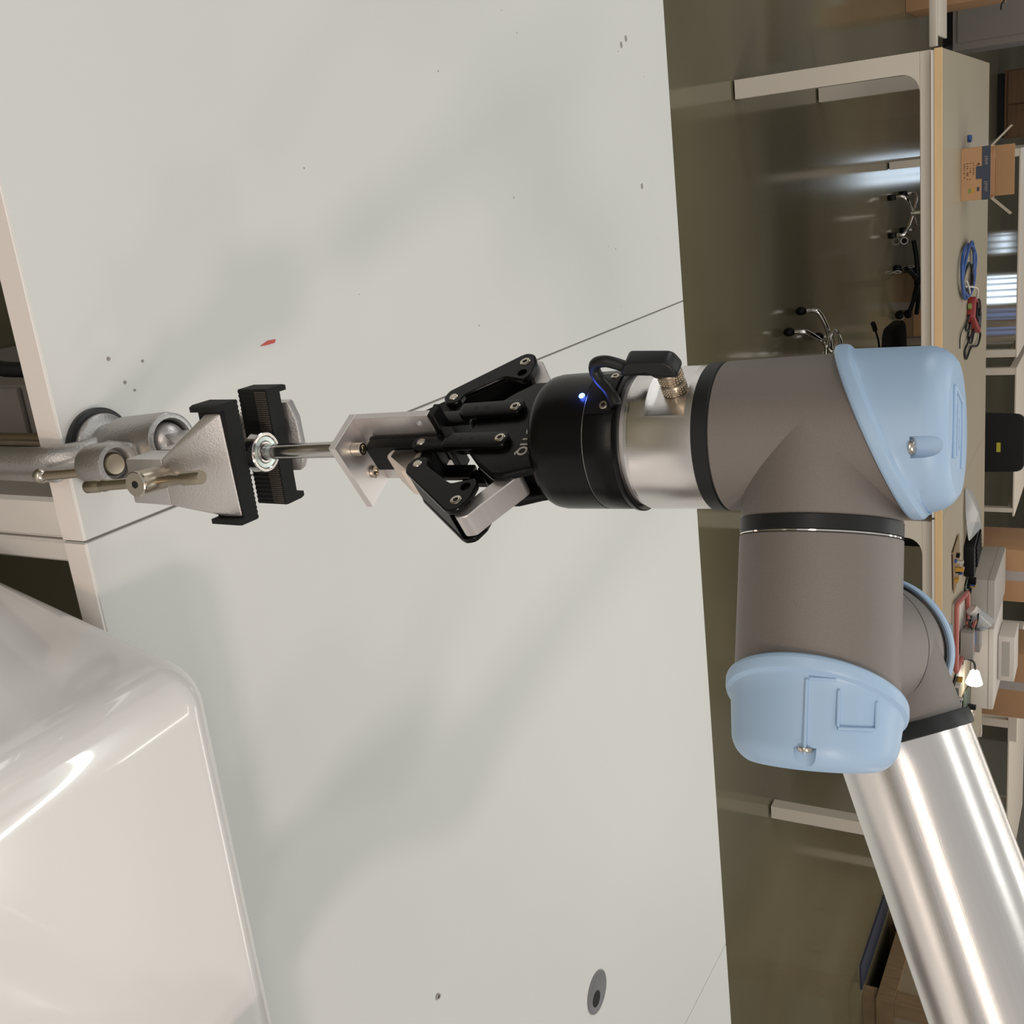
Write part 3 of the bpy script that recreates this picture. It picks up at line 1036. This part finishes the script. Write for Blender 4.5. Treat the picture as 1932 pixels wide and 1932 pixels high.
MB().lathe([(0, 0), (.0080, 0), (.0084, .0010), (.0084, .0040), (.0072, .0058), (0, .0062)], 40, kb + kd * (kh - .0092), kd).build('boss_bolt', 'brass', vi)
lv = MB().tube([(.1600, .5060, .0470), (.1612, .5020, .0300), (.1618, .4985, .0140)], .0036, 16, smooth=3).build('lock_lever', 'brass', vi)
MB().sphere((.1620, .4978, .0075), .0056, 24).build('lever_ball', 'nickel', lv)
# clamp foot on the table, C-shaped arm over the edge
MB().lathe([(0, .0002), (.0300, .0002), (.0306, .0010), (.0306, .0050), (.0298, .0058), (0, .0058)], 72, (.1560, .5590, 0)).build('rubber_foot', 'rubber', vi)
MB().lathe([(0, .0056), (.0258, .0056), (.0262, .0068), (.0262, .0092), (.0250, .0108), (.0180, .0130), (.0165, .0200), (0, .0200)], 72, (.1560, .5590, 0)).build('clamp_disc', 'cast', vi)
a_ = MB()
path = [(.1545, .5600, .0180), (.1545, .5420, .0185), (.1545, .5270, .0140), (.1550, .5165, .0000), (.1555, .5140, -.0200), (.1558, .5140, -.0700), (.1560, .5140, -.1250), (.1560, .5200, -.1380), (.1560, .5350, -.1450), (.1560, .5560, -.1450)]
a_.tube(path, .0105, 20, smooth=5)
a_.build('clamp_arm', 'cast', vi, smooth=60)
a_ = MB()
a_.box(.1640, .1715, .5100, .5200, -.120, .006, .002)
a_.build('arm_rib', 'cast', vi)
MB().cyl((.1500, .5560, -.1800), (.1500, .5560, -.0420), .0050, seg=24).build('clamp_screw', 'brass', vi)
MB().lathe([(0, 0), (.0130, 0), (.0150, .004), (.0150, .0070), (.0070, .0160), (0, .0165)], 40, (.1500, .5560, -.0258), (0, 0, -1)).build('swivel_pad', 'brass', vi)
MB().lathe([(0, -.012), (.0130, -.012), (.0130, .012), (0, .012)], 32, (.1545, .5560, -.1450)).build('screw_boss', 'cast', vi)

# ================================================================== BACK TABLES (frame of the floor: b, a, z)
def slim_table(t, b0, b1, a0, a1, leg_b):
    MB().box(b0, b1, a0, a1, .8365, .85, .002, 1).build('tabletop', 'frame', t, smooth=0)
    for (x0, x1) in leg_b:
        MB().box(x0, x1, a0 + .051, a1 - .051, .80, .836, .002, 1).build('support_rail', 'frame', t, smooth=0)
        for (y0, y1) in ((a0, a0 + .05), (a1 - .05, a1)):
            MB().box(x0, x1, y0, y1, .008, .836, .003, 1).build('leg', 'frame', t, smooth=0)
            MB().cyl(((x0 + x1) / 2, (y0 + y1) / 2, .0005), ((x0 + x1) / 2, (y0 + y1) / 2, .0078), .02, seg=14).build('levelling_foot', 'blackm', t)
    return t


def back_table(name, b0, b1, a0, a1, lab, leg_b, group=None, full=True):
    t = root(name, MF, lab, 'table', group)
    if not full:
        return slim_table(t, b0, b1, a0, a1, leg_b)
    MB().box(b0, b1, a0, a1, .8205, .85, .001, 1).build('tabletop', 'topback', t, smooth=0)
    MB().box(b0 - .002, b1 + .002, a0 - .0035, a0 + .0005, .8195, .8505, .001, 1).build('wood_edging', 'wood' if full else 'frame', t, smooth=0)
    MB().box(b0 + .004, b1 - .004, a0 - .001, a0 + .030, .8075, .8195).build('edge_strip', 'topedge', t, smooth=0)
    f = MB()
    z0 = .762
    L, Rr_ = leg_b[0], leg_b[-1]
    f.box(L[0], Rr_[1], a0 + .016, a0 + .066, z0, .8075, .003, 1)
    f.box(L[0], Rr_[1], a1 - .066, a1 - .016, z0, .8075, .003, 1)
    for (x0, x1) in leg_b:
        f.box(x0, x1, a0 + .07, a1 - .07, z0, .8075, .003, 1)
    f.build('support_rail', 'frame', t, smooth=0)
    for i, (x0, x1) in enumerate(leg_b):
        for (y0, y1) in ((a0 + .016, a0 + .086), (a1 - .086, a1 - .016)):
            sgn = 1 if i == 0 else -1
            xi, xo = (x1, x0) if sgn > 0 else (x0, x1)
            poly = [(xo, .008), (xo, z0 + .001)] + [(xi + sgn * .07, z0 + .001)] + [(xi + sgn * .07 * (1 - math.sin(R(q))), z0 - .07 * (1 - math.cos(R(q)))) for q in (15, 30, 45, 60, 75, 90)] + [(xi, .008)]
            MB().prism(poly, y0, y1, 'xz').build('leg', 'frame', t, smooth=30)
            MB().cyl(((x0 + x1) / 2, (y0 + y1) / 2, .0005), ((x0 + x1) / 2, (y0 + y1) / 2, .0078), .022, seg=14).build('levelling_foot', 'blackm', t)
    return t


back_table('long_table', -.336, 1.599, 4.845, 6.405, 'beige table with light wood edging, its two white legs in full view at the left', [(-.336, -.258), (1.50, 1.58)])
back_table('long_table', 1.601, 3.412, 4.845, 6.405, 'beige table with wood edging carrying the heap of electronics, behind the arm', [(1.62, 1.70), (3.225, 3.295)])
back_table('far_table', .12, 1.515, 8.25, 9.65, 'farther white-framed table behind the opened cardboard box', [(.120, .172), (1.458, 1.512)], full=False)
back_table('far_table', 1.585, 2.68, 8.25, 9.65, 'farther white-framed table behind the black chair back with a yellow tag', [(1.588, 1.638), (2.618, 2.652)], full=False)
back_table('far_table', 4.3, 5.9, 8.25, 9.65, 'farther white-framed table behind the aluminium forearm tube', [(4.3, 4.36), (5.84, 5.9)], full=False)
r_ = root('white_bench_frame', MF, 'low white bench rail left of the near wood-edged table', 'bench')
MB().box(-1.6, -.50, 7.0, 7.06, .468, .507, .003).build('rail', 'frame', r_)
for b in (-1.55, -1.0):
    MB().box(b, b + .05, 7.005, 7.055, .001, .467, .003).build('leg', 'frame', r_)
MB().box(-1.59, -.56, 7.065, 7.40, .49, .506, .002).build('bench_panel', 'frame', r_)
# cabinets at the far left
r_ = root('grey_cabinet', MF, 'large grey metal cabinet at the far left behind the cardboard box', 'cabinet')
MB().box(-3.2, -.70, 10.75, 11.35, .08, 2.1, .004).build('cabinet_body', 'cabinet', r_)
MB().box(-3.15, -.75, 10.77, 11.3, .001, .079).build('plinth', 'blackm', r_)
for i in range(2):
    d_ = MB().box(-3.15 + i * 1.22, -1.97 + i * 1.21, 10.73, 10.749, .12, 2.05, .003).build('door', 'cabinet', r_)
    MB().box(-2.03 + i * .15, -2.01 + i * .15, 10.70, 10.729, .95, 1.15, .004).build('handle', 'chrome', d_)
r_ = root('brown_cabinet', MF, 'brown wooden cabinet row beyond the grey cabinet', 'cabinet')
MB().box(-.68, .10, 15.0, 15.5, .08, 2.0, .004).build('cabinet_body', 'wallwood', r_)
MB().box(-.65, .08, 15.02, 15.45, .001, .079).build('plinth', 'blackm', r_)
for i in range(2):
    d_ = MB().box(-.66 + i * .38, -.30 + i * .38, 14.975, 14.999, .12, 1.96, .003).build('door', 'wallwood', r_)
    MB().cyl((-.33 + i * .1, 14.95, 1.1), (-.33 + i * .1, 14.974, 1.1), .012, seg=12).build('knob', 'chrome', d_)


def carton(name, lab, b0, b1, a0, a1, z0, z1, m='card', tape=True, rotz=0, group=None):
    r_ = root(name, MF @ Matrix.Translation(((b0 + b1) / 2, (a0 + a1) / 2, z0)) @ Matrix.Rotation(rotz, 4, 'Z'), lab, 'box', group)
    x, y, z = (b1 - b0) / 2, (a1 - a0) / 2, z1 - z0
    MB().box(-x, x, -y, y, .0006, z, .003).build('carton_body', m, r_)
    if tape:
        MB().box(-x - .0006, x + .0006, -.03, .03, z + .0001, z + .0012).build('packing_tape', 'tapec', r_)
        MB().box(-.03, .03, -y - .0012, -y - .0001, .01, z - .002).build('packing_tape', 'tapec', r_)
    return r_


c_ = carton('cardboard_box', 'closed brown cardboard box with white labels on the floor, upper left corner', -1.35, -.90, 8.98, 9.5, 0, .62)
MB().box(-.20, -.02, -.262, -.2605, .22, .34).build('paper_label', 'whitebox', c_, smooth=0)
MB().box(-.12, .10, -.262, -.2605, .44, .54).build('paper_label', 'whitebox', c_, smooth=0)
c_ = root('power_adapter', MF @ Matrix.Translation((-1.02, 9.12, .6208)), 'small white device with a plug on the floor box', 'device')
MB().box(0, .09, 0, .16, 0, .05, .006).build('case', 'whitebox', c_)
MB().tube([(.09, .05, .02), (.13, .0, .03), (.17, -.06, .012), (.20, -.04, .008)], .006, 8).build('lead', 'rubber', c_)

# opened cardboard box on the back table
ob = root('open_box', MF @ Matrix.Translation((.168, 5.38, .8506)), 'orange-brown opened cardboard box with navy tape on the back table', 'box')
H_, HX, DY = .122, .1115, .17
bd_ = MB()
bd_.box(-HX, HX, 0, .004, 0, H_, .001)
bd_.box(-HX, HX, DY - .004, DY, 0, H_, .001)
bd_.box(-HX, -HX + .004, .004, DY - .004, 0, H_)
bd_.box(HX - .004, HX, .004, DY - .004, 0, H_)
bd_.box(-HX + .004, HX - .004, .004, DY - .004, .001, .005)
bd_.build('carton_body', 'card', ob, smooth=0)
MB().box(-HX + .002, HX - .002, DY - .001, DY + .003, H_ + .0005, H_ + .080, .002).build('rear_flap', 'cardin', ob, smooth=0)
for s_ in (-1, 1):
    p_ = MB().quadpatch([(s_ * HX, .002, H_), (s_ * HX, .075, H_), (s_ * (HX + .075), .085, H_ + .078), (s_ * (HX + .075), .012, H_ + .078)], .004)
    p_.build('side_flap', 'flap', ob, smooth=0)
tp_ = MB()
tp_.box(-HX - .0006, HX + .0006, -.0014, -.0001, H_ - .036, H_ - .001)
tp_.box(-.032, .022, -.0016, -.0001, H_ - .060, H_ - .034)
tp_.box(-HX - .0014, -HX - .0001, 0, DY, H_ - .036, H_ - .001)
tp_.box(HX + .0001, HX + .0014, 0, DY, H_ - .036, H_ - .001)
tp_ = tp_.build('navy_tape', 'tapeb', ob, smooth=0)
# faint print on the tape and the front (illegible in the photograph: strokes only)
q = MB()
rs = random.Random(3)
for x0, n_ in ((-.070, 5), (.036, 6)):
    for i in range(n_):
        x = x0 + i * .0075
        q.box(x, x + .0018, -.0019, -.0013, H_ - .026 + rs.uniform(0, .003), H_ - .013)
        if i % 2:
            q.box(x, x + .0055, -.0019, -.0013, H_ - .016, H_ - .0142)
q.build('tape_print', 'flap', tp_, smooth=0)
q = MB()
for row in range(5):
    z = .012 + row * .0125
    for i in range(8 if row < 3 else 6):
        if rs.random() < .75:
            x = -.048 + i * .0095 + rs.uniform(-.001, .001)
            q.box(x, x + rs.uniform(.003, .0065), -.0006, -.0001, z, z + rs.uniform(.003, .0055))
q.box(-.046, -.036, -.0006, -.0001, .068, .076)
q.build('box_print', 'print', ob, smooth=0)
MB().box(.060, .080, -.0006, -.0001, .030, .042).build('print_patch', 'green', ob, smooth=0)
MB().box(.060, .080, -.0006, -.0001, .044, .056).build('print_patch', 'yellow', ob, smooth=0)
MB().box(.056, .074, -.0006, -.0001, .066, .076).build('print_patch', 'tapeb', ob, smooth=0)

v_ = root('vial', MF @ Matrix.Translation((.017, 5.60, .8506)), 'tiny dark blue bottle cap left of the opened cardboard box', 'cap')
MB().lathe([(0, 0), (.015, 0), (.0165, .002), (.0165, .014), (.015, .016), (.012, .016), (.012, .004), (0, .004)], 24).build('cap_shell', 'bluecable', v_)

# blue cable coil, red meter, black lead
cc = root('cable_coil', MF @ Matrix.Translation((.60, 5.52, .8506)), 'coil of blue cable with white ties on the back table', 'cable')
pts = []
for i in range(64):
    t = i / 64
    a_n = 2 * PI * 3 * t
    pts.append((.118 * math.cos(a_n) + .010 * math.sin(7 * a_n / 3), (.225 + .02 * math.sin(a_n / 3)) * math.sin(a_n), .008 + .012 * t + .006 * math.sin(5 * a_n / 3) + .004))
MB().tube(pts, .0065, 8, smooth=3).build('blue_loop', 'bluecable', cc)
pts = [(.06 * math.cos(a * .9) + .03, .15 * math.sin(a * .9) + .02, .014 + .004 * math.sin(a * 2)) for a in [i * .5 for i in range(20)]]
MB().tube(pts, .006, 8, smooth=3).build('black_loop', 'rubber', cc)
MB().tube([(.07, -.03, .004), (.10, .10, .045), (.19, .22, .02)], .0045, 8).build('cable_tie', 'whitebox', cc)
MB().tube([(.03, -.16, .03), (.09, -.06, .03), (.13, .03, .012)], .0045, 8).build('cable_tie', 'whitebox', cc)
mm_ = root('red_meter', MF @ Matrix.Translation((.84, 5.74, .8506)) @ Matrix.Rotation(R(-25), 4, 'Z'), 'red and black hand-held meter beside the blue cable coil', 'meter')
MB().prism(rounded([(-.055, -.13), (.055, -.13), (.065, 0), (.055, .14), (-.055, .14), (-.065, 0)], .02, 3), .0, .035, 'xy', .005).build('meter_case', 'red', mm_)
MB().box(-.038, .038, -.09, .0, .0351, .042, .003).build('face_plate', 'blackm', mm_)
MB().box(-.035, .035, .03, .10, .0351, .040, .002).build('display', 'tapeb', mm_)
MB().cyl((.0, -.045, .042), (0, -.045, .050), .02, seg=20, bev=.002).build('dial', 'blackm', mm_)
MB().box(-.012, .012, -.155, -.131, .004, .02, .002).build('green_plug', 'green', mm_)
bl_ = root('black_lead', MF, 'tangled black lead trailing right of the red meter', 'cable')
MB().tube([(.82, 5.60, .862), (.86, 5.52, .857), (.89, 5.58, .860), (.86, 5.66, .862), (.92, 5.60, .858), (.97, 5.70, .860), (.93, 5.82, .860), (.98, 6.05, .860), (1.02, 5.92, .863), (.99, 5.70, .860), (1.02, 5.55, .857), (.97, 5.50, .857), (.93, 5.60, .866), (.88, 6.02, .860), (.80, 5.98, .862), (.80, 5.86, .864)], .0055, 8, smooth=5).build('lead_sheath', 'rubber', bl_)
MB().tube([(.84, 5.58, .857), (.87, 5.35, .857), (.93, 5.32, .857)], .0028, 6).build('thin_wire', 'rubber', bl_)

# black chair behind the tables
ch = root('office_chair', MF @ Matrix.Translation((1.80, 6.98, 0)), 'black office chair behind the back table, yellow tag on its backrest', 'chair')
MB().prism(rounded([(-.185, .70), (.185, .70), (.175, 1.01), (-.175, 1.01)], .06, 6), -.03, .03, 'xz', .012, 3).build('backrest', 'fabric', ch)
MB().box(-.008, .05, -.0345, -.0312, .855, .878).build('yellow_tag', 'yellowtag', ch, smooth=0)
MB().prism(rounded([(-.23, .05), (.23, .05), (.22, .50), (-.22, .50)], .06, 5), .44, .50, 'xy', .012).build('seat', 'fabric', ch)
MB().tube([(0, .27, .43), (0, .08, .40), (0, .055, .50), (0, .045, .72)], .018, 10).build('back_support', 'blackm', ch)
MB().cyl((0, .27, .12), (0, .27, .44), .025, seg=20).build('gas_lift', 'blackm', ch)


def star_base(parent, cx, cy, n, rad, m, ring, off=0, z=.09):
    for i in range(n):
        a = 2 * PI * i / n + off
        ex, ey = cx + rad * math.cos(a), cy + rad * math.sin(a)
        lg = MB().tube([(cx, cy, z + .03), (cx + rad * .5 * math.cos(a), cy + rad * .5 * math.sin(a), z + .025), (ex, ey, z)], .017, 10).build('leg', m, parent)
        cs = MB()
        tx, ty = -math.sin(a), math.cos(a)
        cs.cyl((ex - tx * .022, ey - ty * .022, .0285), (ex + tx * .022, ey + ty * .022, .0285), .028, seg=20, bev=.004)
        cs.build('caster', 'blackm', lg)
        if ring:
            MB().lathe([(.020, 0), (.029, 0), (.029, .003), (.020, .003), (.020, 0)], 20, (ex + tx * .022, ey + ty * .022, .0285), (tx, ty, 0)).build('white_rim', 'whitebox', lg)
    return


star_base(ch, 0, .27, 5, .27, 'blackm', False, .3)

# chairs seen below the tables
sc_ = root('swivel_chair', MF @ Matrix.Translation((1.0, 8.68, 0)), 'black swivel chair base with white-rimmed casters under the far table', 'chair')
star_base(sc_, 0, 0, 5, .30, 'blackm', True, R(-115))
MB().cyl((0, 0, .10), (0, 0, .44), .028, seg=20).build('gas_lift', 'blackm', sc_)
MB().prism(rounded([(-.23, -.22), (.23, -.22), (.22, .22), (-.22, .22)], .06, 5), .44, .50, 'xy', .012).build('seat', 'fabric', sc_)
cc_ = root('caster_chair', MF @ Matrix.Translation((.49, 8.45, 0)), 'chair on chrome legs with black casters under the far table, nearer the left', 'chair')
for s_ in (-1, 1):
    for y in (-.22, .22):
        x = s_ * .13
        lg = MB().tube([(x * .2, y * .2, .13), (x * .75, y * .8, .125), (x, y, .10), (x, y, .060)], .013, 10, smooth=5).build('leg', 'chrome', cc_)
        MB().cyl((x - .02, y, .0285), (x + .02, y, .0285), .028, seg=20, bev=.005).build('caster', 'blackm', lg)
MB().cyl((0, 0, .12), (0, 0, .44), .02, seg=16).build('gas_lift', 'chrome', cc_)
MB().box(-.22, .22, -.22, .22, .44, .49, .02, 3).build('seat', 'fabric', cc_)
nc = root('chrome_chair', MF @ Matrix.Translation((1.02, 5.80, 0)), 'chrome-legged chair with a black seat under the back table beside the blue cap', 'chair')
for (x, y) in ((-.24, -.08), (-.17, -.32), (.20, -.26), (.26, .10), (-.05, .26)):
    lg = MB().tube([(x * .1, y * .1, .16), (x * .55, y * .55, .155), (x * .92, y * .92, .125), (x, y, .095), (x, y, .062)], .013, 10, smooth=5).build('leg', 'chrome', nc)
    MB().sphere((x, y, .031), .030, 16, (.75, .9, 1)).build('caster', 'blackm', lg)
MB().tube([(.10 * math.cos(R(a)) - .02, .16 * math.sin(R(a)) - .05, .185) for a in range(0, 360, 30)], .011, 10, closed=True).build('foot_ring', 'chrome', nc)
MB().cyl((0, 0, .12), (0, 0, .44), .022, seg=16).build('gas_lift', 'chrome', nc)
MB().prism(rounded([(-.14, -.14), (.28, -.22), (.28, .24), (-.14, .22)], [.10, .06, .06, .10], 6), .445, .505, 'xy', .015, 3).build('seat', 'fabric', nc)
MB().tube([(.0, -.10, .43), (-.10, -.22, .445), (-.17, -.32, .45)], .005, 8).build('height_lever', 'blackm', nc)
MB().tube([(-.165, -.315, .450), (-.185, -.345, .452), (-.205, -.375, .453)], .012, 10).build('lever_grip', 'blackm', nc)
bx_ = carton('cardboard_box', 'brown cardboard box on the floor under the far table, behind the swivel chair', 1.0, 1.5, 9.2, 9.55, 0, .35)

# ---------------------------------------------------------------- heap on the right-hand back table
bg_ = root('plastic_bag', MF @ Matrix.Translation((1.80, 5.62, .851)) @ Matrix.Rotation(R(22), 4, 'Z'), 'clear plastic bag with a pointed end, laid over black electronics', 'bag')
MB().hull([(-.16, -.02, .005), (-.05, -.09, .01), (-.05, .10, .02), (.10, .13, .05), (.12, -.12, .02), (.02, 0, .06), (.13, .02, .07)], .006, 2).build('bag_film', 'plasticbag', bg_)
bk = root('black_module', MF @ Matrix.Translation((2.03, 5.68, .851)) @ Matrix.Rotation(R(12), 4, 'Z'), 'black electronics module right of the clear plastic bag', 'module')
MB().prism(rounded([(-.085, -.12), (.085, -.15), (.085, .17), (-.085, .14)], .02, 3), 0, .05, 'xy', .006).build('module_case', 'blackm', bk)
for i in range(5):
    MB().box(-.06 + i * .026, -.045 + i * .026, -.08, .10, .0502, .058, .002).build('cooling_fin', 'blackm', bk)
MB().box(.088, .10, -.10, .12, .0, .045, .002).build('white_strip', 'whitebox', bk)


def board(x, y, w_, d_, rot, lab, seed, base='pcb', z=.851):
    r_ = root('circuit_board', MF @ Matrix.Translation((x, y, z)) @ Matrix.Rotation(R(rot), 4, 'Z'), lab, 'circuit board')
    MB().box(-w_, w_, -d_, d_, .004, .008).build('board_plate', base, r_, smooth=0)
    q = random.Random(seed)
    for i in range(9):
        a, b = q.uniform(-w_ * .8, w_ * .7), q.uniform(-d_ * .85, d_ * .7)
        s1, s2, h_ = q.uniform(.010, .03), q.uniform(.010, .04), q.uniform(.008, .04)
        mt_ = q.choice(['blackm', 'whitebox', 'blackm', 'bluecable', 'yellow', 'alub'])
        if i % 3 == 0:
            MB().cyl((a, b, .0081), (a, b, .0081 + h_), s1 * .5, seg=14).build('capacitor', mt_, r_)
        else:
            MB().box(a, a + s1, b, b + s2, .0081, .0081 + h_, .001).build('chip', mt_, r_, smooth=0)
    for (a, b) in ((-w_ * .9, -d_ * .9), (w_ * .9, -d_ * .9), (w_ * .9, d_ * .9), (-w_ * .9, d_ * .9)):
        MB().cyl((a, b, 0), (a, b, .0039), .004, seg=8).build('standoff', 'nickel', r_)
    return r_


board(1.95, 5.24, .11, .10, 8, 'circuit board with brown base and cream connectors at the near side of the heap', 4, 'plywood')
board(2.24, 5.68, .07, .10, 14, 'green circuit board wedged between the black module and the grey carton', 5)
board(2.92, 5.66, .10, .15, -14, 'green circuit board at the right end of the heap', 6)
board(2.64, 5.24, .10, .09, 5, 'dark circuit board with red wires left of the lit lamp', 8, 'blackm')
tr = root('red_tray', MF @ Matrix.Translation((2.26, 5.30, .851)), 'shallow tray with a faded red rim in front of the cartons', 'tray')
pts_ = rounded([(-.13, -.14), (.22, -.16), (.24, .26), (-.04, .26)], .03, 3)
MB().prism(pts_, 0, .006, 'xy').build('tray_floor', 'whitebox', tr, smooth=0)
MB().tube([(a, b, .020) for a, b in pts_], .012, 8, closed=True, smooth=1).build('red_rim', 'redpale', tr)
wi_ = root('wire_bundle', MF @ Matrix.Translation((2.44, 5.45, .875)), 'grey bundle of stripped parts and wires in the red tray', 'wires')
q = random.Random(11)
for i in range(9):
    a0, b0 = q.uniform(-.10, .10), q.uniform(-.12, .12)
    P_ = [(a0 + q.uniform(-.07, .07), b0 + q.uniform(-.10, .10), q.uniform(.0, .05)) for _ in range(5)]
    MB().tube(P_, .0045, 6).build('wire', q.choice(['rubber', 'greybox', 'bluecable', 'redpale', 'rubber']), wi_)
MB().box(-.05, .03, -.02, .05, .01, .045, .003).build('blue_part', 'bluecable', wi_)
MB().box(-.09, .05, -.12, -.05, -.010, .05, .003).build('metal_part', 'cabinet', wi_)
MB().box(-.03, .09, .06, .14, -.010, .06, .003).build('metal_part', 'cabinet', wi_)
cn = root('clear_cup', MF @ Matrix.Translation((2.30, 5.52, .8585)), 'white translucent cup tipped toward the heap', 'cup')
MB().lathe([(.030, 0), (.048, .11), (.046, .11), (.028, .003), (0, .003)], 28, (0, 0, .035), (.55, .15, .45)).build('cup_wall', 'plasticbag', cn)
MB().lathe([(.030, -.004), (.034, .03), (.032, .03), (.028, 0), (0, 0)], 28, (0, 0, .035), (.55, .15, .45)).build('cup_base', 'whitebox', cn)
lm = root('led_lamp', MF @ Matrix.Translation((2.66, 5.58, .851)), 'small glowing white lamp shade on a dark stand', 'lamp')
MB().lathe([(.040, 0), (.042, .003), (.022, .068), (.018, .072), (0, .072), ], 28, (.08, .0, .050), (-1, 0, .05)).build('lamp_shade', 'lampglow', lm)
MB().tube([(.0, 0, .055), (-.05, -.02, .05), (-.08, -.05, .02), (-.08, -.06, .004)], .006, 8).build('lamp_arm', 'blackm', lm)
MB().lathe([(0, 0), (.03, 0), (.03, .005), (0, .007)], 20, (-.08, -.06, 0)).build('lamp_foot', 'blackm', lm)

gbx = root('grey_carton', MF @ Matrix.Translation((2.42, 6.08, .851)) @ Matrix.Rotation(R(0), 4, 'Z'), 'pale grey-white carton lying behind the heap, nearest the black module', 'box')
MB().box(-.17, .10, -.26, .28, .0005, .120, .004).build('carton_body', 'greybox', gbx)
MB().box(-.171, .101, -.262, .282, .085, .088).build('lid_seam', 'grime', gbx, smooth=0)
gb2 = root('white_carton', MF @ Matrix.Translation((2.80, 6.0, .851)), 'large cream-white carton right of the pale grey carton', 'box')
MB().box(-.255, .225, -.14, .30, .0005, .115, .004).build('carton_body', 'whitebox', gb2)
MB().box(-.257, .227, -.142, .302, .088, .091).build('lid_seam', 'grime', gb2, smooth=0)
gb3 = root('white_carton', MF @ Matrix.Translation((2.80, 6.12, .9670)), 'smaller white carton stacked on the cream-white carton', 'box')
MB().box(-.13, .14, -.06, .16, .0005, .085, .004).build('carton_body', 'whitebox', gb3)
MB().box(-.10, .11, -.0607, -.0601, .02, .06).build('label_strip', 'greybox', gb3, smooth=0)
for nm, lab, b0, b1, a0, a1, z0, z1, rz in (('cardboard_box', 'brown taped cardboard box behind the pale grey carton', 2.30, 2.62, 6.46, 6.86, .70, 1.10, 0),
                                           ('cardboard_box', 'brown taped cardboard box on its own, right behind the white cartons', 3.15, 3.6, 6.9, 7.3, .72, 1.12, 0)):
    b_ = carton(nm, lab, b0, b1, a0, a1, z0, z1)
r_ = root('box_trolley', MF, 'dark trolley carrying the taped cardboard boxes behind the back table', 'trolley')
MB().box(2.25, 3.75, 6.44, 7.4, .66, .6998, .004).build('platform', 'blackm', r_)
for (x, y) in ((2.3, 6.5), (3.7, 6.5), (2.3, 7.34), (3.7, 7.34)):
    lg = MB().box(x - .02, x + .02, y - .02, y + .02, .062, .66).build('leg', 'blackm', r_)
    MB().cyl((x - .015, y, .031), (x + .015, y, .031), .030, seg=16).build('caster', 'blackm', lg)
# white steel frame at the right, behind the table end
r_ = root('steel_frame', MF, 'white steel table frame behind the right end of the back table', 'frame')
for (x0, x1, y0, y1, z0, z1) in ((3.42, 4.10, 7.5, 7.55, .90, .96), (3.94, 4.00, 7.5, 7.55, .002, .90), (3.42, 3.48, 7.5, 7.55, .002, .90), (3.42, 4.10, 7.5, 7.55, .70, .73), (3.94, 4.0, 8.02, 8.07, .002, .90), (3.42, 3.48, 8.02, 8.07, .002, .90), (3.42, 4.10, 8.02, 8.07, .90, .96), (3.94, 4.0, 7.55, 8.02, .90, .95), (3.42, 3.48, 7.55, 8.02, .90, .95)):
    MB().box(x0, x1, y0, y1, z0, z1, .003).build('leg' if z0 < .1 else 'rail', 'frame', r_, smooth=0)
# wooden crate on the floor
cr_ = root('wooden_crate', MF, 'wooden shipping crate on the floor at the lower right', 'crate')
B0, B1, A0, A1, Z0, Z1 = 6.02, 7.5, 6.84, 8.9, .10, 1.25
MB().box(B0 + .03, B1 - .03, A0 + .03, A1 - .03, Z0 + .002, Z1 - .002).build('panel_box', 'plypale', cr_, smooth=0)
for (x0, x1, y0, y1, z0, z1, m_) in (
        (B0, B0 + .03, A0 + .03, A1, Z0, Z0 + .13, 'plywood'), (B0, B0 + .03, A0 + .03, A1, Z1 - .13, Z1, 'plywood'),
        (B0, B0 + .03, A0 + .03, A0 + .14, Z0 + .13, Z1 - .13, 'plywood'), (B0, B0 + .03, A1 - .11, A1, Z0 + .13, Z1 - .13, 'plywood'),
        (B0, B1, A0, A0 + .03, Z0, Z0 + .13, 'plywood'), (B0, B1, A0, A0 + .03, Z1 - .13, Z1, 'plywood'),
        (B0, B0 + .12, A0, A0 + .03, Z0 + .13, Z1 - .13, 'plywood'), (B1 - .12, B1, A0, A0 + .03, Z0 + .13, Z1 - .13, 'plywood'),
        (B0 + .12, B1 - .12, A0, A0 + .03, .60, .72, 'plywood')):
    MB().box(x0, x1, y0, y1, z0, z1, .003, 1).build('batten', m_, cr_, smooth=0)
for y in (A0 + .02, (A0 + A1) / 2, A1 - .14):
    MB().box(B0 + .02, B1 - .02, y, y + .12, .001, .099).build('skid', 'plywood', cr_, smooth=0)
for (y, z) in ((7.22, .42), (7.42, .75), (7.75, .52), (7.1, .9)):
    MB().cyl((B0 + .0302, y, z), (B0 + .0288, y, z), .018, seg=10).build('knot', 'knot', cr_, smooth=0)
r_ = root('floor_strip', MF, 'dark flat strip on the floor in front of the wooden crate', 'board')
MB().box(5.72, 5.94, 6.8, 8.9, .0005, .015, .003).build('strip_sheet', 'tapeb', r_)  # thin dark strip laid flat beside the crate
